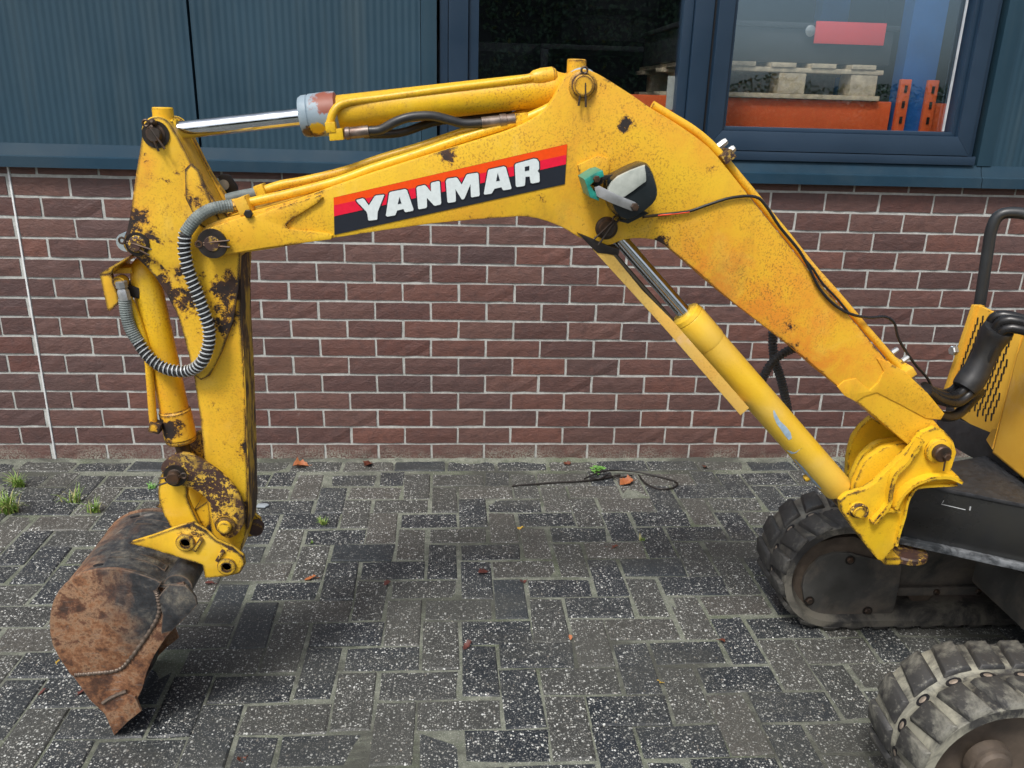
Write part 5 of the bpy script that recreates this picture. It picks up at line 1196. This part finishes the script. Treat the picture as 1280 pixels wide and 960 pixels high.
leaf(881, 585, .03, 1.1, L_BR, 'small brown leaf by the wall near the lift cylinder', 20, .4)
# black wire lying near the wall
wr = empty('bent_wire', (G(740, 603).x, G(740, 603).y, 0), 'rusty dark wire lying twisted on the paving near the wall', 'wire')
tube('straight_end', [G(640, 608.5)+Vector((0, 0, .004)), G(690, 605)+Vector((0, 0, .005)), G(740, 602)+Vector((0, 0, .006)), G(775, 596)+Vector((0, 0, .008))], .0042, DARK, wr, 5, 8)
tube('loop', [G(730, 602)+Vector((0, 0, .012)), G(752, 595)+Vector((0, 0, .02)), G(775, 592)+Vector((0, 0, .014)), G(800, 594)+Vector((0, 0, .012)), G(828, 599)+Vector((0, 0, .009)), G(846, 605)+Vector((0, 0, .006)), G(842, 611)+Vector((0, 0, .006)), G(826, 613)+Vector((0, 0, .006)), G(808, 607)+Vector((0, 0, .008)), G(798, 598)+Vector((0, 0, .014))], .0036, DARK, wr, 6, 8)
tube('twisted_end', [G(738, 600)+Vector((0, 0, .010)), G(750, 603)+Vector((0, 0, .016)), G(760, 597)+Vector((0, 0, .012)), G(772, 601)+Vector((0, 0, .014)), G(790, 597)+Vector((0, 0, .010))], .0034, DARK, wr, 6, 8)
c = G(328, 633); bm = bmesh.new(); bm_prism(bm, [Vector((c.x+dx, c.y+dy, .001)) for dx, dy in ((-.02, -.012), (.012, -.016), (.024, .002), (.014, .014), (-.018, .012))], Vector((0, 0, .005)), .001); o = frombm('slate_chip', bm, simple('pale_chip', (.30, .34, .37), .5, 0, .1, 30, .2), None, 35, (c.x, c.y, 0)); o['label'] = 'small pale grey chip lying beside the foot of the arm'; o['category'] = 'chip'
# loose grit scattered over the pavers
rnd = random.Random(12); vs, fs = [], []
for i in range(2600):
    x, y = rnd.uniform(-2, 2.2), -abs(rnd.gauss(0, .35)) if rnd.random() < .45 else rnd.uniform(-2.2, -.01)
    s = rnd.uniform(.0008, .0026); n0 = len(vs); z = .0005
    vs += [(x-s, y-s*rnd.uniform(.5, 1), z-.002), (x+s, y-s*.7, z-.002), (x+s*.8, y+s*rnd.uniform(.5, 1), z-.002), (x-s*.8, y+s, z-.002), (x+s*rnd.uniform(-.3, .3), y, z+s*rnd.uniform(.7, 1.3))]
    fs += [(n0, n0+1, n0+4), (n0+1, n0+2, n0+4), (n0+2, n0+3, n0+4), (n0+3, n0, n0+4)]
o = mesh('loose_grit', vs, fs, simple('grit', (.30, .29, .25), .9, 0, .5, 300, 0), pav); o['kind'] = 'stuff'
# foliage rows added behind the camera to set what the panes reflect
def reflection_hedge(x0, x1, y, h, label, seed, yel=.06):
    rnd = random.Random(seed); t = empty('reflection_hedge', ((x0+x1)/2, y, 0), label, 'reflection_hedge'); bm = bmesh.new(); bm_box(bm, (x0+.15, y-.45, 0), (x1-.15, y+.25, h-.35), .2); frombm('dark_core', bm, BARK, t)  # solid dark core added to keep sky gaps out of the reflection
    L = [[], []], [[], []]
    for k in range(int((x1-x0)*h*420)):
        q = 1 if rnd.random() < yel else 0; vs, fs = L[q]
        cx, cz = rnd.uniform(x0, x1), rnd.uniform(.02, 1)**.8*h; cz += .3*mnoise.noise(Vector((cx*.8, seed, 0)))*(cz/h); cy = y+.25+.28*mnoise.noise(Vector((cx*1.3, cz*1.3, seed)))+rnd.uniform(-.12, .22)
        if cz > h-.3: cy -= rnd.uniform(0, .6)
        s = rnd.uniform(.03, .07); a = Vector((rnd.gauss(0, 1), rnd.gauss(0, .6), rnd.gauss(0, 1))).normalized(); b = Vector((rnd.gauss(0, 1), rnd.gauss(0, 1), rnd.gauss(0, 1))); b = (b-a*b.dot(a)).normalized(); cc = Vector((cx, cy, max(.02, cz))); n0 = len(vs)
        vs += [tuple(cc-a*s), tuple(cc+b*s*.5), tuple(cc+a*s), tuple(cc-b*s*.5)]; fs.append((n0, n0+1, n0+2, n0+3))
    for q, (nm, mm) in enumerate((('foliage', TREEL), ('yellow_foliage', TREEY))): mesh(nm, L[q][0], L[q][1], mm, t)
reflection_hedge(-5.5, 5.6, -15, 5.2, 'tall dark foliage row added to darken the left pane reflection', 3); reflection_hedge(5.7, 13, -15.4, 1.95, 'low dark foliage row added so the right pane reflects sky', 4, .02)
